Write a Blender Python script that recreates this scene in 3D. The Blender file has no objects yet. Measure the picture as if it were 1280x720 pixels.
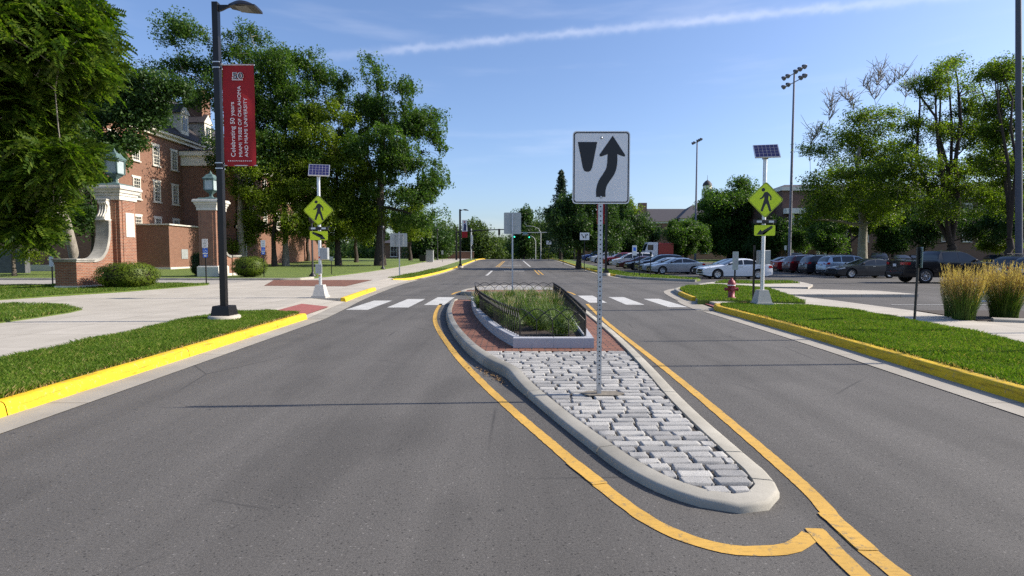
import bpy, bmesh, math, random
import numpy as np
from mathutils import Vector, Matrix
PI = math.pi
S = bpy.context.scene
COL = S.collection
rnd = random.Random(7)
# ------------------------------------------------------------------ camera model
F, CX, CY, EYE = 711.0, 640.0, 360.0, 1.6
PITCH = math.atan(40 / F)
def smooth(t):
    t = max(0.0, min(1.0, t)); return t * t * (3 - 2 * t)
def gz(y):                                   # the street rises to a crest, then falls away
    return 0.9 * smooth((y - 45) / 70) - 3.0 * smooth((y - 122) / 110)
def ray(px, py):
    u, v = (px - CX) / F, (CY - py) / F
    return Vector((u, math.cos(PITCH) + v * math.sin(PITCH), -math.sin(PITCH) + v * math.cos(PITCH)))
def G(px, py, z=0.0):                        # where a pixel of the photograph meets the ground
    d = ray(px, py); h = z
    for _ in range(40):
        t = (h - EYE) / d.z; h = 0.5 * h + 0.5 * (gz(min(d.y * t, 140)) + z)
    t = (h - EYE) / d.z
    return (d.x * t, d.y * t)
def AT(px, py, Y):                           # X, Z of a pixel at distance Y
    d = ray(px, py); t = Y / d.y
    return d.x * t, EYE + d.z * t
# ------------------------------------------------------------------ materials
MATS = {}
class NT:
    def __init__(s, name):
        m = bpy.data.materials.new(name); m.use_nodes = True
        s.m, s.t = m, m.node_tree; s.n, s.l = s.t.nodes, s.t.links
        s.b = s.n['Principled BSDF']; MATS[name] = m
    def add(s, t, **kw):
        n = s.n.new(t)
        for k, v in kw.items():
            if k in n.inputs: n.inputs[k].default_value = v
            else: setattr(n, k, v)
        return n
    def pos(s, scale=(1, 1, 1), obj=False):
        mp = s.add('ShaderNodeMapping'); mp.inputs['Scale'].default_value = scale
        if obj: s.l.new(s.add('ShaderNodeTexCoord').outputs['Object'], mp.inputs[0])
        else: s.l.new(s.add('ShaderNodeNewGeometry').outputs['Position'], mp.inputs[0])
        return mp.outputs[0]
    def noise(s, scale, vec=None, detail=4, rough=.6):
        n = s.add('ShaderNodeTexNoise'); n.inputs['Scale'].default_value = scale
        n.inputs['Detail'].default_value = detail; n.inputs['Roughness'].default_value = rough
        s.l.new(vec if vec is not None else s.pos(), n.inputs['Vector']); return n.outputs['Fac']
    def ramp(s, fac, stops):
        r = s.add('ShaderNodeValToRGB'); e = r.color_ramp.elements
        while len(e) < len(stops): e.new(.5)
        for k, (p, c) in enumerate(stops):
            e[k].position = p; e[k].color = (c[0], c[1], c[2], 1) if hasattr(c, '__len__') else (c, c, c, 1)
        s.l.new(fac, r.inputs[0]); return r.outputs[0]
    def mix(s, fac, a, b, mode='MIX'):
        n = s.add('ShaderNodeMix', data_type='RGBA', blend_type=mode)
        for v, i in ((fac, 0), (a, 6), (b, 7)):
            if isinstance(v, (int, float)): n.inputs[i].default_value = v
            elif isinstance(v, (tuple, list)): n.inputs[i].default_value = (*v[:3], 1)
            else: s.l.new(v, n.inputs[i])
        return n.outputs[2]
    def base(s, c):
        if isinstance(c, (tuple, list)): s.b.inputs['Base Color'].default_value = (*c[:3], 1)
        else: s.l.new(c, s.b.inputs['Base Color'])
    def bump(s, h, strength=.3, dist=.01):
        b = s.add('ShaderNodeBump'); b.inputs['Strength'].default_value = strength; b.inputs['Distance'].default_value = dist
        s.l.new(h, b.inputs['Height']); s.l.new(b.outputs[0], s.b.inputs['Normal'])
    def set(s, **kw):
        for k, v in kw.items(): s.b.inputs[k].default_value = v
        return s.m
def plain(name, c, rough=.5, metal=0., var=.12, scale=6., coat=0., obj=True):
    n = NT(name)
    f = n.noise(scale, n.pos(obj=obj))
    n.base(n.ramp(f, [(.3, tuple(x * (1 - var) for x in c)), (.7, tuple(min(1, x * (1 + var)) for x in c))]))
    rr = n.add('ShaderNodeMapRange'); rr.inputs['To Min'].default_value = max(0, rough - .06); rr.inputs['To Max'].default_value = min(1, rough + .08)
    n.l.new(f, rr.inputs[0]); n.l.new(rr.outputs[0], n.b.inputs['Roughness'])
    n.set(Metallic=metal); n.b.inputs['Coat Weight'].default_value = coat
    return n.m
def m_asphalt(name, lo, hi, patch=.35):
    n = NT(name)
    grain = n.noise(70, detail=8, rough=.95)
    v = n.add('ShaderNodeTexVoronoi'); v.inputs['Scale'].default_value = 34; n.l.new(n.pos(), v.inputs['Vector'])
    c = n.ramp(grain, [(.34, tuple(a * .45 for a in lo)), (.5, tuple((a + b) / 2 for a, b in zip(lo, hi))), (.66, tuple(b * 1.4 for b in hi))])
    c = n.mix(n.ramp(v.outputs['Distance'], [(.0, .8), (.20, .7), (.24, 0.)]), c, n.ramp(v.outputs['Color'], [(.45, tuple(x * .35 for x in lo)), (.5, tuple((a + b) / 2 for a, b in zip(lo, hi))), (.62, tuple((a + b) / 2 for a, b in zip(lo, hi))), (.74, tuple((a + b) / 2 for a, b in zip(lo, hi))), (.77, tuple(min(1, x * 1.7) for x in hi))]))
    big = n.noise(.45, detail=5)
    c = n.mix(patch, c, n.ramp(big, [(.35, .55), (.68, 1.)]), 'MULTIPLY')
    streak = n.noise(1., n.pos((1.5, .06, 1)), detail=6, rough=.65)
    c = n.mix(.5, c, n.ramp(streak, [(.36, .72), (.58, 1.)]), 'MULTIPLY')
    lane = n.noise(1., n.pos((1.05, .012, 1)), detail=3, rough=.5)
    c = n.mix(.45, c, n.ramp(lane, [(.38, .60), (.5, .95), (.62, 1.18)]), 'MULTIPLY')
    ed = n.add('ShaderNodeTexVoronoi', feature='DISTANCE_TO_EDGE'); ed.inputs['Scale'].default_value = .42
    wob = n.mix(.25, n.pos(), n.add('ShaderNodeTexNoise', Scale=1.6, Detail=5.).outputs['Color'], 'ADD'); n.l.new(wob, ed.inputs['Vector'])
    cm = n.mix(1., n.ramp(ed.outputs['Distance'], [(.0, 1.), (.007, .0)]), n.ramp(n.noise(.33, detail=2), [(.52, 0.), (.6, .75)]), 'MULTIPLY')
    c = n.mix(cm, c, (.022, .021, .021))
    pt = n.noise(.7, n.pos((1, .45, 1)), detail=2, rough=.4)
    c = n.mix(.6, c, n.ramp(pt, [(.40, .74), (.46, 1.)]), 'MULTIPLY')
    oil = n.noise(2.6, detail=5, rough=.7)
    c = n.mix(n.ramp(oil, [(.66, 0.), (.76, .5)]), c, (.032, .03, .029))
    spots = n.noise(9, detail=2)
    c = n.mix(n.ramp(spots, [(.70, 0.), (.74, .6)]), c, (.03, .03, .03))
    n.base(c); n.set(Roughness=.88); n.bump(grain, .5, .008)
    return n.m
def m_concrete(name, lo, hi, joint=None, jx=1.5, jy=1.5):
    n = NT(name)
    a = n.noise(1.1, detail=7, rough=.65); fine = n.noise(120, detail=2)
    c = n.ramp(a, [(.3, lo), (.7, hi)])
    c = n.mix(.22, c, n.ramp(fine, [(.3, .5), (.7, 1.)]), 'MULTIPLY')
    st = n.noise(4.5, detail=5, rough=.7)
    c = n.mix(n.ramp(st, [(.6, 0.), (.78, .4)]), c, tuple(x * .62 for x in lo))
    if joint:
        br = n.add('ShaderNodeTexBrick', offset=0.0, squash=1.0)
        for k, v in (('Scale', 1.), ('Mortar Size', .011), ('Mortar Smooth', .1), ('Brick Width', jx), ('Row Height', jy), ('Color1', (1, 1, 1, 1)), ('Color2', (.9, .9, .89, 1)), ('Mortar', (.5, .48, .45, 1))):
            br.inputs[k].default_value = v
        n.l.new(n.pos(), br.inputs['Vector'])
        c = n.mix(1., c, br.outputs['Color'], 'MULTIPLY')
    n.base(c); n.set(Roughness=.85); n.bump(fine, .25, .004)
    return n.m
def m_paint(name, c, under, wear=.62, scuff=0.):
    n = NT(name)
    a = n.noise(16, detail=9, rough=.8); b = n.noise(1.4, detail=6, rough=.7)
    col = n.mix(.6, c, n.ramp(b, [(.32, .62), (.62, 1.)]), 'MULTIPLY')
    if scuff:
        st = n.noise(1., n.pos((5, 1.3, 26)), detail=6, rough=.7)
        col = n.mix(n.ramp(st, [(.52, 0.), (.64, scuff)]), col, tuple(x * .30 for x in c))
    cr = n.noise(1., n.pos((9, 60, 9)), detail=4, rough=.7)
    col = n.mix(.35, col, n.ramp(cr, [(.40, .5), (.47, 1.)]), 'MULTIPLY')
    col = n.mix(n.ramp(a, [(wear, 0.), (wear + .05, .85)]), col, under)
    n.base(col); n.set(Roughness=.8); n.bump(a, .35, .004); return n.m
def m_brick(name, c1, c2, mortar, bw=.215, rh=.075, ms=.01, flat=False):
    n = NT(name)
    sx = n.add('ShaderNodeSeparateXYZ'); n.l.new(n.pos(), sx.inputs[0])
    ad = n.add('ShaderNodeMath', operation='ADD'); n.l.new(sx.outputs[0], ad.inputs[0]); n.l.new(sx.outputs[1], ad.inputs[1])
    cx = n.add('ShaderNodeCombineXYZ')
    if flat: n.l.new(sx.outputs[0], cx.inputs[0]); n.l.new(sx.outputs[1], cx.inputs[1])
    else: n.l.new(ad.outputs[0], cx.inputs[0]); n.l.new(sx.outputs[2], cx.inputs[1])
    br = n.add('ShaderNodeTexBrick')
    for k, v in (('Scale', 1.), ('Mortar Size', ms), ('Mortar Smooth', .2), ('Bias', -.1), ('Brick Width', bw), ('Row Height', rh), ('Color1', (*c1, 1)), ('Color2', (*c2, 1)), ('Mortar', (*mortar, 1))):
        br.inputs[k].default_value = v
    n.l.new(cx.outputs[0], br.inputs['Vector'])
    c = n.mix(.6, br.outputs['Color'], n.ramp(n.noise(3., detail=6), [(.3, .68), (.7, 1.)]), 'MULTIPLY')
    n.base(c); n.set(Roughness=.85); n.bump(br.outputs['Fac'], -.4, .006); return n.m
def m_leaf(name, dark, mid, light, trans=.35, rough=.45, dry=None, vs=.35, vd=(.6, .62, .5)):
    n = NT(name)
    g = n.add('ShaderNodeNewGeometry')
    c = n.ramp(g.outputs['Random Per Island'], [(0., dark), (.5, mid), (.93, light)] + ([(.955, light), (.965, dry)] if dry else []))
    c = n.mix(.55, c, n.ramp(n.noise(vs, detail=3), [(.35, vd), (.65, (1., 1., 1.))]), 'MULTIPLY')
    n.base(c); n.set(Roughness=rough); n.b.inputs['Specular IOR Level'].default_value = .22
    tr = n.add('ShaderNodeBsdfTranslucent'); cc = n.mix(1., c, (1.5, 1.7, .55), 'MULTIPLY'); n.l.new(cc, tr.inputs[0])
    mx = n.add('ShaderNodeMixShader'); mx.inputs[0].default_value = trans
    n.l.new(n.b.outputs[0], mx.inputs[1]); n.l.new(tr.outputs[0], mx.inputs[2])
    n.l.new(mx.outputs[0], n.n['Material Output'].inputs[0]); return n.m
def m_island(name, stops, rough=.8, ns=30, trans=0.):
    n = NT(name)
    g = n.add('ShaderNodeNewGeometry'); c = n.ramp(g.outputs['Random Per Island'], stops)
    f = n.noise(ns, detail=6, rough=.7)
    n.base(n.mix(.85, c, n.ramp(f, [(.36, .42), (.5, .95), (.68, 1.25)]), 'MULTIPLY')); n.set(Roughness=rough); n.bump(f, .5, .006); return n.m
def m_bark(name, a, b):
    n = NT(name)
    f = n.noise(3., n.pos((4, 4, .7)), detail=8, rough=.7)
    n.base(n.ramp(f, [(.3, a), (.7, b)])); n.set(Roughness=.95); n.bump(f, .8, .04); return n.m
def m_glass(name, c=(.02, .025, .03), rough=.04):
    n = NT(name); n.base(n.ramp(n.noise(1.3, n.pos()), [(.3, tuple(x * .6 for x in c)), (.7, tuple(x * 1.5 for x in c))])); n.set(Roughness=rough); n.b.inputs['Specular IOR Level'].default_value = .7; return n.m
def m_lawn(name):
    n = NT(name)
    f = n.noise(40, detail=6, rough=.8); b = n.noise(.5, detail=4)
    c = n.ramp(f, [(.3, (.045, .075, .010)), (.5, (.125, .175, .028)), (.75, (.22, .26, .055))])
    c = n.mix(.7, c, n.ramp(b, [(.33, (.62, .78, .5)), (.66, (1., 1., .9))]), 'MULTIPLY')
    mow = n.add('ShaderNodeTexWave', wave_type='BANDS', bands_direction='Y'); mow.inputs['Scale'].default_value = .28; mow.inputs['Distortion'].default_value = .6
    n.l.new(n.pos(), mow.inputs['Vector'])
    c = n.mix(.3, c, n.ramp(mow.outputs['Fac'], [(.35, .72), (.65, 1.)]), 'MULTIPLY')
    n.base(c); n.set(Roughness=.9); n.bump(f, .8, .05); return n.m
asphalt = m_asphalt('asphalt', (.064, .060, .056), (.140, .132, .122))
lotasph = m_asphalt('lot_asphalt', (.052, .049, .046), (.115, .107, .10), .5)
concrete = m_concrete('pale_concrete', (.40, .365, .31), (.50, .46, .395), True, 1.52, 1.52)
gutterc = m_concrete('gutter_concrete', (.29, .265, .225), (.40, .37, .315), True, 3., 3.05)
curbc = m_concrete('kerb_concrete', (.24, .225, .185), (.43, .405, .345))
drivec = m_concrete('drive_concrete', (.30, .28, .25), (.42, .39, .35), True, 3., 3.)
ykerb = m_paint('yellow_kerb_paint', (.76, .49, .010), (.26, .22, .14), .565, .8)
yroad = m_paint('yellow_road_paint', (.58, .34, .062), (.17, .14, .09), .56)
wroad = m_paint('white_road_paint', (.52, .52, .50), (.20, .20, .19), .57)
lawn_m = m_lawn('lawn')
soil = plain('mulch', (.035, .024, .017), .95, var=.6, scale=40, obj=False)
brickwall = m_brick('red_brick', (.235, .10, .058), (.175, .066, .040), (.23, .175, .13))
brickdark = m_brick('gate_brick', (.30, .105, .052), (.19, .058, .032), (.29, .235, .175), .21, .072, .011)
paver = m_brick('brick_paver', (.27, .112, .066), (.17, .066, .044), (.05, .035, .028), .21, .105, .012, True)
redpad = plain('red_tactile_pad', (.27, .085, .075), .8, var=.2, scale=12, obj=False)
limestone = m_concrete('limestone', (.52, .49, .43), (.68, .65, .58))
limeold = m_concrete('weathered_limestone', (.16, .155, .14), (.48, .46, .41))
granite = plain('grey_granite', (.36, .37, .40), .7, var=.35, scale=90, obj=False)
sett = m_island('granite_setts', [(0., (.25, .248, .243)), (.5, (.34, .335, .322)), (1., (.44, .43, .405))], .9, 160)
sand = plain('sett_joint_sand', (.045, .038, .03), .95, var=.4, scale=30, obj=False)
blackmetal = plain('black_paint_metal', (.010, .010, .011), .45, .0, .2)
bronze = plain('dark_bronze_metal', (.010, .009, .009), .4, .2, .2)
galv = plain('galvanised_steel', (.50, .52, .54), .42, .85, .2, 14)
alum = plain('brushed_aluminium', (.62, .63, .64), .38, .8, .1)
greybox = plain('grey_painted_steel', (.34, .36, .36), .5, .2, .1)
cemfoot = m_concrete('cast_footing', (.40, .39, .36), (.54, .52, .48))
signwhite = plain('white_sign_sheeting', (.80, .80, .80), .35, var=.03)
signback = plain('bare_sign_back', (.40, .43, .42), .5, .4, .08)
signblack = plain('black_sign_film', (.012, .012, .014), .4, var=.1)
signyg = plain('yellow_green_sheeting', (.62, .78, .005), .4, var=.04)
signblue = plain('blue_sign_sheeting', (.02, .16, .72), .4, var=.05)
signgrey = plain('grey_print', (.35, .35, .37), .5)
panelblue = plain('solar_cells', (.022, .022, .085), .18, .2, .2)
redcloth = plain('red_banner_cloth', (.31, .006, .010), .75, var=.1)
whiteprint = plain('white_print', (.82, .80, .78), .6, var=.04)
copper = plain('green_copper', (.085, .14, .135), .65, .2, .35, 5)
frost = plain('frosted_lantern_glass', (.34, .40, .40), .3, var=.12)
slate = plain('dark_slate_roof', (.045, .04, .045), .7, var=.4, scale=9, obj=False)
trimw = plain('cream_painted_trim', (.74, .70, .60), .55, var=.06)
glass = m_glass('window_glass')
carglass = m_glass('car_glass', (.012, .015, .018))
rubber = plain('tyre_rubber', (.015, .015, .015), .85)
rimm = plain('alloy_rim', (.52, .53, .55), .3, .9)
lens = m_glass('headlight_lens', (.55, .57, .6), .08)
redlens = m_glass('red_lamp_lens', (.42, .012, .012), .12)
darkplastic = plain('dark_trim_plastic', (.014, .014, .015), .55)
hydrant_m = plain('hydrant_paint', (.25, .035, .045), .5, var=.3, scale=12)
leafA = m_leaf('walnut_leaf', (.026, .058, .007), (.056, .105, .011), (.12, .17, .020), .45)
leafB = m_leaf('oak_leaf', (.028, .066, .014), (.054, .112, .022), (.105, .17, .034), .45)
leafC = m_leaf('linden_leaf', (.062, .100, .009), (.115, .170, .015), (.20, .25, .028), .48)
leafD = m_leaf('dark_maple_leaf', (.022, .052, .015), (.042, .088, .023), (.075, .13, .032))
leafE = m_leaf('locust_leaf', (.046, .085, .012), (.095, .150, .020), (.17, .215, .030), .55)
leafF = m_leaf('needle', (.016, .038, .022), (.026, .055, .032), (.045, .08, .045), .15)
leafG = m_leaf('clipped_shrub_leaf', (.045, .075, .006), (.085, .13, .010), (.14, .18, .02), .25)
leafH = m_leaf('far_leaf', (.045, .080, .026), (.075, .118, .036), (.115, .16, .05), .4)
bladem = m_leaf('grass_blade', (.05, .105, .010), (.10, .175, .016), (.20, .24, .05), .35, .5, dry=(.34, .26, .12), vs=1.1, vd=(.42, .56, .35))
drybl = m_leaf('dry_plume', (.26, .165, .07), (.40, .27, .12), (.56, .42, .21), .3, .8)
grassl = m_leaf('ornamental_blade', (.035, .075, .012), (.07, .13, .02), (.14, .19, .04), .3)
peren = m_leaf('perennial_leaf', (.05, .085, .022), (.10, .15, .045), (.18, .235, .09), .3)
pink = m_leaf('feathery_seed_head', (.26, .20, .15), (.40, .31, .25), (.52, .43, .36), .3, .9)
dryleaf = m_leaf('dry_leaf', (.16, .09, .04), (.28, .17, .08), (.4, .27, .14), .1, .9)
bark1 = m_bark('grey_bark', (.055, .045, .036), (.14, .12, .10))
bark2 = m_bark('pale_bark', (.14, .125, .10), (.36, .33, .28))
bark3 = m_bark('dark_bark', (.022, .017, .013), (.07, .055, .045))
def emit(name, c, st):
    n = NT(name); n.base(c); n.b.inputs['Emission Color'].default_value = (*c, 1); n.b.inputs['Emission Strength'].default_value = st; return n.m
greenlamp = emit('lit_green_lens', (.05, .95, .6), 1.6)
def paint(name, c, metal=.35):
    m = plain(name, c, .3, metal, .03, 2., .6); return m
# ------------------------------------------------------------------ mesh builder
class MB:
    def __init__(s): s.v, s.f, s.m, s.mi, s.mats, s.sm = [], [], [], 0, [], []
    def mat(s, m):
        if m not in s.mats: s.mats.append(m)
        s.mi = s.mats.index(m); return s
    def add(s, vs, fs, smooth=False):
        o = len(s.v); s.v += [tuple(v) for v in vs]
        for f in fs: s.f.append([i + o for i in f]); s.m.append(s.mi); s.sm.append(smooth)
        return s
    def box(s, c, d, rz=0., tap=1., bev=0.):
        x, y, z = d[0] / 2, d[1] / 2, d[2] / 2; ca, sa = math.cos(rz), math.sin(rz); vs = []
        if bev > 0:
            lv = [(-z, x - bev, y - bev), (-z + bev, x, y), (z - bev, x * tap, y * tap), (z, x * tap - bev, y * tap - bev)]
        else: lv = [(-z, x, y), (z, x * tap, y * tap)]
        for (k, a, b) in lv:
            for (u, w) in ((-a, -b), (a, -b), (a, b), (-a, b)):
                vs.append((c[0] + u * ca - w * sa, c[1] + u * sa + w * ca, c[2] + k))
        n = len(lv); fs = [[3, 2, 1, 0], [4 * n - 4 + i for i in range(4)]]
        for r in range(n - 1):
            for i in range(4): j = (i + 1) % 4; fs.append([4 * r + i, 4 * r + j, 4 * r + 4 + j, 4 * r + 4 + i])
        return s.add(vs, fs)
    def tube(s, pts, rad, n=8, cap=True, smooth=True):
        pts = [Vector(p) for p in pts]; N = len(pts)
        if not hasattr(rad, '__len__'): rad = [rad] * N
        vs, fs = [], []; prev = None
        for i, p in enumerate(pts):
            t = (pts[min(i + 1, N - 1)] - pts[max(i - 1, 0)]).normalized()
            a = prev if prev is not None else (Vector((1, 0, 0)) if abs(t.x) < .8 else Vector((0, 1, 0)))
            u = (a - t * a.dot(t)).normalized(); w = t.cross(u); prev = u
            for k in range(n):
                q = 2 * PI * k / n; vs.append(p + (u * math.cos(q) + w * math.sin(q)) * rad[i])
        for i in range(N - 1):
            for k in range(n): j = (k + 1) % n; fs.append([i * n + k, i * n + j, i * n + n + j, i * n + n + k])
        s.add(vs, fs, smooth)
        if cap: s.add([vs[k] for k in range(n)][::-1], [list(range(n))]); s.add(vs[-n:], [list(range(n))])
        return s
    def lathe(s, prof, c=(0, 0, 0), n=20, smooth=True, cap=True):
        vs, fs = [], []
        for (r, z) in prof:
            for k in range(n): q = 2 * PI * k / n + PI / n; vs.append((c[0] + r * math.cos(q), c[1] + r * math.sin(q), c[2] + z))
        for i in range(len(prof) - 1):
            for k in range(n): j = (k + 1) % n; fs.append([i * n + k, i * n + j, i * n + n + j, i * n + n + k])
        s.add(vs, fs, smooth)
        if cap: s.add(vs[:n][::-1], [list(range(n))]); s.add(vs[-n:], [list(range(n))])
        return s
    def prism(s, poly, h, M=None):               # 2D outline in the matrix's xy plane, extruded along its z
        bm = bmesh.new(); vv = [bm.verts.new((x, y, 0)) for x, y in poly]; bm.faces.new(vv)
        bmesh.ops.triangulate(bm, faces=bm.faces[:]); bm.verts.index_update()
        tris = [[v.index for v in f.verts] for f in bm.faces]
        if bm.faces and sum(f.normal.z for f in bm.faces) < 0: tris = [t[::-1] for t in tris]; poly = list(poly)
        bm.free(); n = len(poly); area = sum(poly[i][0] * poly[(i + 1) % n][1] - poly[(i + 1) % n][0] * poly[i][1] for i in range(n))
        vs = [Vector((x, y, 0)) for x, y in poly] + [Vector((x, y, h)) for x, y in poly]
        fs = [t[::-1] for t in tris] + [[i + n for i in t] for t in tris]
        for i in range(n):
            j = (i + 1) % n; q = [i, j, j + n, i + n]; fs.append(q if area > 0 else q[::-1])
        if M is not None: vs = [M @ v for v in vs]
        return s.add(vs, fs)
    def build(s, name, parent=None, mat=None, sharp=None):
        me = bpy.data.meshes.new(name); me.from_pydata(s.v, [], s.f)
        for m in (s.mats or [mat]): me.materials.append(m)
        if s.mats: me.polygons.foreach_set('material_index', s.m)
        me.polygons.foreach_set('use_smooth', s.sm); me.update()
        if sharp: me.set_sharp_from_angle(angle=math.radians(sharp))
        return link(name, me, parent)
def link(name, me, parent=None):
    o = bpy.data.objects.new(name, me); COL.objects.link(o)
    if parent: o.parent = parent
    return o
def npmesh(name, V, T, mat, parent=None):        # V (n,3), T (m,k) faces of equal size
    me = bpy.data.meshes.new(name); V = np.asarray(V, np.float32); T = np.asarray(T, np.int32); k = T.shape[1]
    me.vertices.add(len(V)); me.vertices.foreach_set('co', V.ravel())
    me.loops.add(T.size); me.loops.foreach_set('vertex_index', T.ravel())
    me.polygons.add(len(T)); me.polygons.foreach_set('loop_start', np.arange(0, T.size, k, dtype=np.int32))
    me.materials.append(mat); me.update(calc_edges=True)
    return link(name, me, parent)
def tag(o, label=None, cat=None, group=None, kind=None):
    if label: o['label'] = label
    if cat: o['category'] = cat
    if group: o['group'] = group
    if kind: o['kind'] = kind
    return o
def thing(name, label, cat, loc=(0, 0, 0), rz=0., group=None):
    o = bpy.data.objects.new(name, None); o.empty_display_size = .2; COL.objects.link(o)
    o.location = loc; o.rotation_euler = (0, 0, rz); return tag(o, label, cat, group)
def copy_tree(o, parent=None):
    c = o.copy(); COL.objects.link(c); c.parent = parent
    for ch in list(o.children): copy_tree(ch, c)
    return c
FRONT = lambda x, y, z: Matrix(((1, 0, 0, x), (0, 0, -1, y), (0, 1, 0, z), (0, 0, 0, 1)))   # xy outline standing up, facing -Y
FRONT = lambda x, y, z: Matrix(((1, 0, 0, x), (0, 0, -1, y), (0, 1, 0, z), (0, 0, 0, 1)))
def rrect(w, h, r, n=5):
    out = []
    for cx, cy, a in ((w / 2 - r, h / 2 - r, 0), (-w / 2 + r, h / 2 - r, 90), (-w / 2 + r, -h / 2 + r, 180), (w / 2 - r, -h / 2 + r, 270)):
        for k in range(n + 1): q = math.radians(a + 90 * k / n); out.append((cx + r * math.cos(q), cy + r * math.sin(q)))
    return out
def circ(x, y, r, n=14): return [(x + r * math.cos(2 * PI * k / n), y + r * math.sin(2 * PI * k / n)) for k in range(n)]
def spline(pts, step=.25, closed=False):
    P = [np.array(p, float) for p in pts]; out = []; n = len(P)
    for i in range(n if closed else n - 1):
        if closed: a, b, c, d = P[i - 1], P[i], P[(i + 1) % n], P[(i + 2) % n]
        else: a, b, c, d = P[max(i - 1, 0)], P[i], P[i + 1], P[min(i + 2, n - 1)]
        m = max(1, int(np.linalg.norm(c - b) / step))
        for k in range(m):
            t = k / m; out.append(tuple(.5 * ((2 * b) + (c - a) * t + (2 * a - 5 * b + 4 * c - d) * t * t + (3 * b - a - 3 * c + d) * t ** 3)))
    if not closed: out.append(tuple(P[-1]))
    return out
def normals2(path, closed=False):                # left-hand normals of a 2D path
    P = np.array(path); n = len(P); N = []
    for i in range(n):
        a = P[(i - 1) % n] if closed or i else P[i]; b = P[(i + 1) % n] if closed or i < n - 1 else P[i]
        t = (b - a) / (np.linalg.norm(b - a) + 1e-9); N.append((-t[1], t[0]))
    return np.array(N)
def sheet(name, poly, z, mat, skirt=0., kind='structure', hole=None, zf=None):
    bm = bmesh.new(); f = bm.faces.new([bm.verts.new((x, y, 0)) for x, y in poly])
    if f.normal.z < 0: f.normal_flip()
    bmesh.ops.triangulate(bm, faces=bm.faces[:])
    ys = [p[1] for p in poly]
    for yy in list(range(40, 240, 6)) + [260, 300, 350, 400] + ([3.5 + .3 * i for i in range(20)] if zf else []):
        if min(ys) < yy < max(ys):
            bmesh.ops.bisect_plane(bm, geom=bm.verts[:] + bm.edges[:] + bm.faces[:], plane_co=(0, yy, 0), plane_no=(0, 1, 0))
    if skirt:
        r = bmesh.ops.extrude_edge_only(bm, edges=[e for e in bm.edges if e.is_boundary])
        low = {g for g in r['geom'] if isinstance(g, bmesh.types.BMVert)}
    else: low = set()
    for v in bm.verts: v.co.z = gz(v.co.y) + z + (zf(v.co.y) if zf else 0) - (skirt if v in low else 0)
    for fc in bm.faces:
        fc.normal_update()
        if abs(fc.normal.z) > .5 and fc.normal.z < 0: fc.normal_flip()
    me = bpy.data.meshes.new(name); bm.to_mesh(me); bm.free(); me.materials.append(mat)
    return tag(link(name, me), kind=kind)
def strip(mb, path, a, b, z):                    # flat ribbon between two offsets of a path
    N = normals2(path); vs = []
    for p, n in zip(path, N):
        for o in (a, b): x, y = p[0] + n[0] * o, p[1] + n[1] * o; vs.append((x, y, gz(y) + z))
    fs = [[2 * i, 2 * i + 1, 2 * i + 3, 2 * i + 2] for i in range(len(path) - 1)]
    if (b - a) > 0: fs = [f[::-1] for f in fs]
    return mb.add(vs, fs)
def sweep(mb, path, prof, closed=False, gap=3.05, smooth=True):
    N = normals2(path, closed); k = 0 if callable(prof) else len(prof)
    segs, cur, dist = [], [0], 0.
    idx = list(range(len(path))) + ([0] if closed else [])
    if gap:
        for a, b in zip(idx[:-1], idx[1:]):
            dist += math.dist(path[a], path[b]); cur.append(b)
            if dist > gap: segs.append(cur); cur = [b]; dist = 0.
        if len(cur) > 1: segs.append(cur)
    else: segs = [idx]
    for sg in segs:
        vs, fs = [], []
        if callable(prof): pf = prof; k = len(pf(path[0]))
        else: pf = lambda p, q=prof: q
        for j, i in enumerate(sg):
            p, n = path[i], N[i]; sh = 0.
            if gap and j in (0, len(sg) - 1): 
                o = path[sg[1]] if j == 0 else path[sg[-2]]; L = math.dist(o, p) + 1e-9; sh = min(.007 / L, .4); p = (p[0] + (o[0] - p[0]) * sh, p[1] + (o[1] - p[1]) * sh)
            for (o, z) in pf(p): vs.append((p[0] + n[0] * o, p[1] + n[1] * o, gz(p[1]) + z))
        for i in range(len(sg) - 1):
            for q in range(k - 1): fs.append([i * k + q, i * k + q + 1, i * k + k + q + 1, i * k + k + q])
        mb.add(vs, fs, smooth)
        if not closed or gap: mb.add(vs[:k], [list(range(k))]); mb.add(vs[-k:], [list(range(k))[::-1]])
    return mb
def inpoly(poly, X, Y):
    r = np.zeros(len(X), bool); n = len(poly)
    for i in range(n):
        x1, y1 = poly[i]; x2, y2 = poly[(i + 1) % n]
        if y1 == y2: continue
        c = ((y1 > Y) != (y2 > Y)) & (X < (x2 - x1) * (Y - y1) / (y2 - y1) + x1); r ^= c
    return r
# ------------------------------------------------------------------ the setting
KERB = [(-.045, -.06), (-.045, 0.), (-.025, .105), (-.008, .137), (.02, .15), (.125, .15), (.125, -.06)]
WORLD_Y = [-30, 620]
sheet('ground', [(-500, -30), (500, -30), (500, 420), (-500, 420)], -.05, lawn_m)
LK1 = spline([(-5.0, -8), (-5.05, 1), (-5.08, 5.6), (-5.15, 10), (-5.23, 14.35)], .5)
LK2 = spline([(-5.82, 19.7), (-6.08, 22.6), (-6.33, 26.3)], .4)
LK3 = spline([(-7.6, 36.2), (-6.95, 36.9), (-6.72, 38.4), (-6.66, 45), (-6.55, 60), (-6.45, 85), (-6.4, 118), (-6.4, 150)], 1.2)
RK1 = spline([(6.75, 17.55), (6.2, 17.35), (5.98, 16.6), (5.93, 14.), (5.8, 10), (5.6, 6.3), (5.35, 1), (5.2, -8)], .4)
RK2 = spline([(9.6, 28.7), (8.3, 27.5), (7.35, 25.6), (6.9, 23.6), (6.45, 20.6), (6.4, 20.1)], .35)
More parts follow.
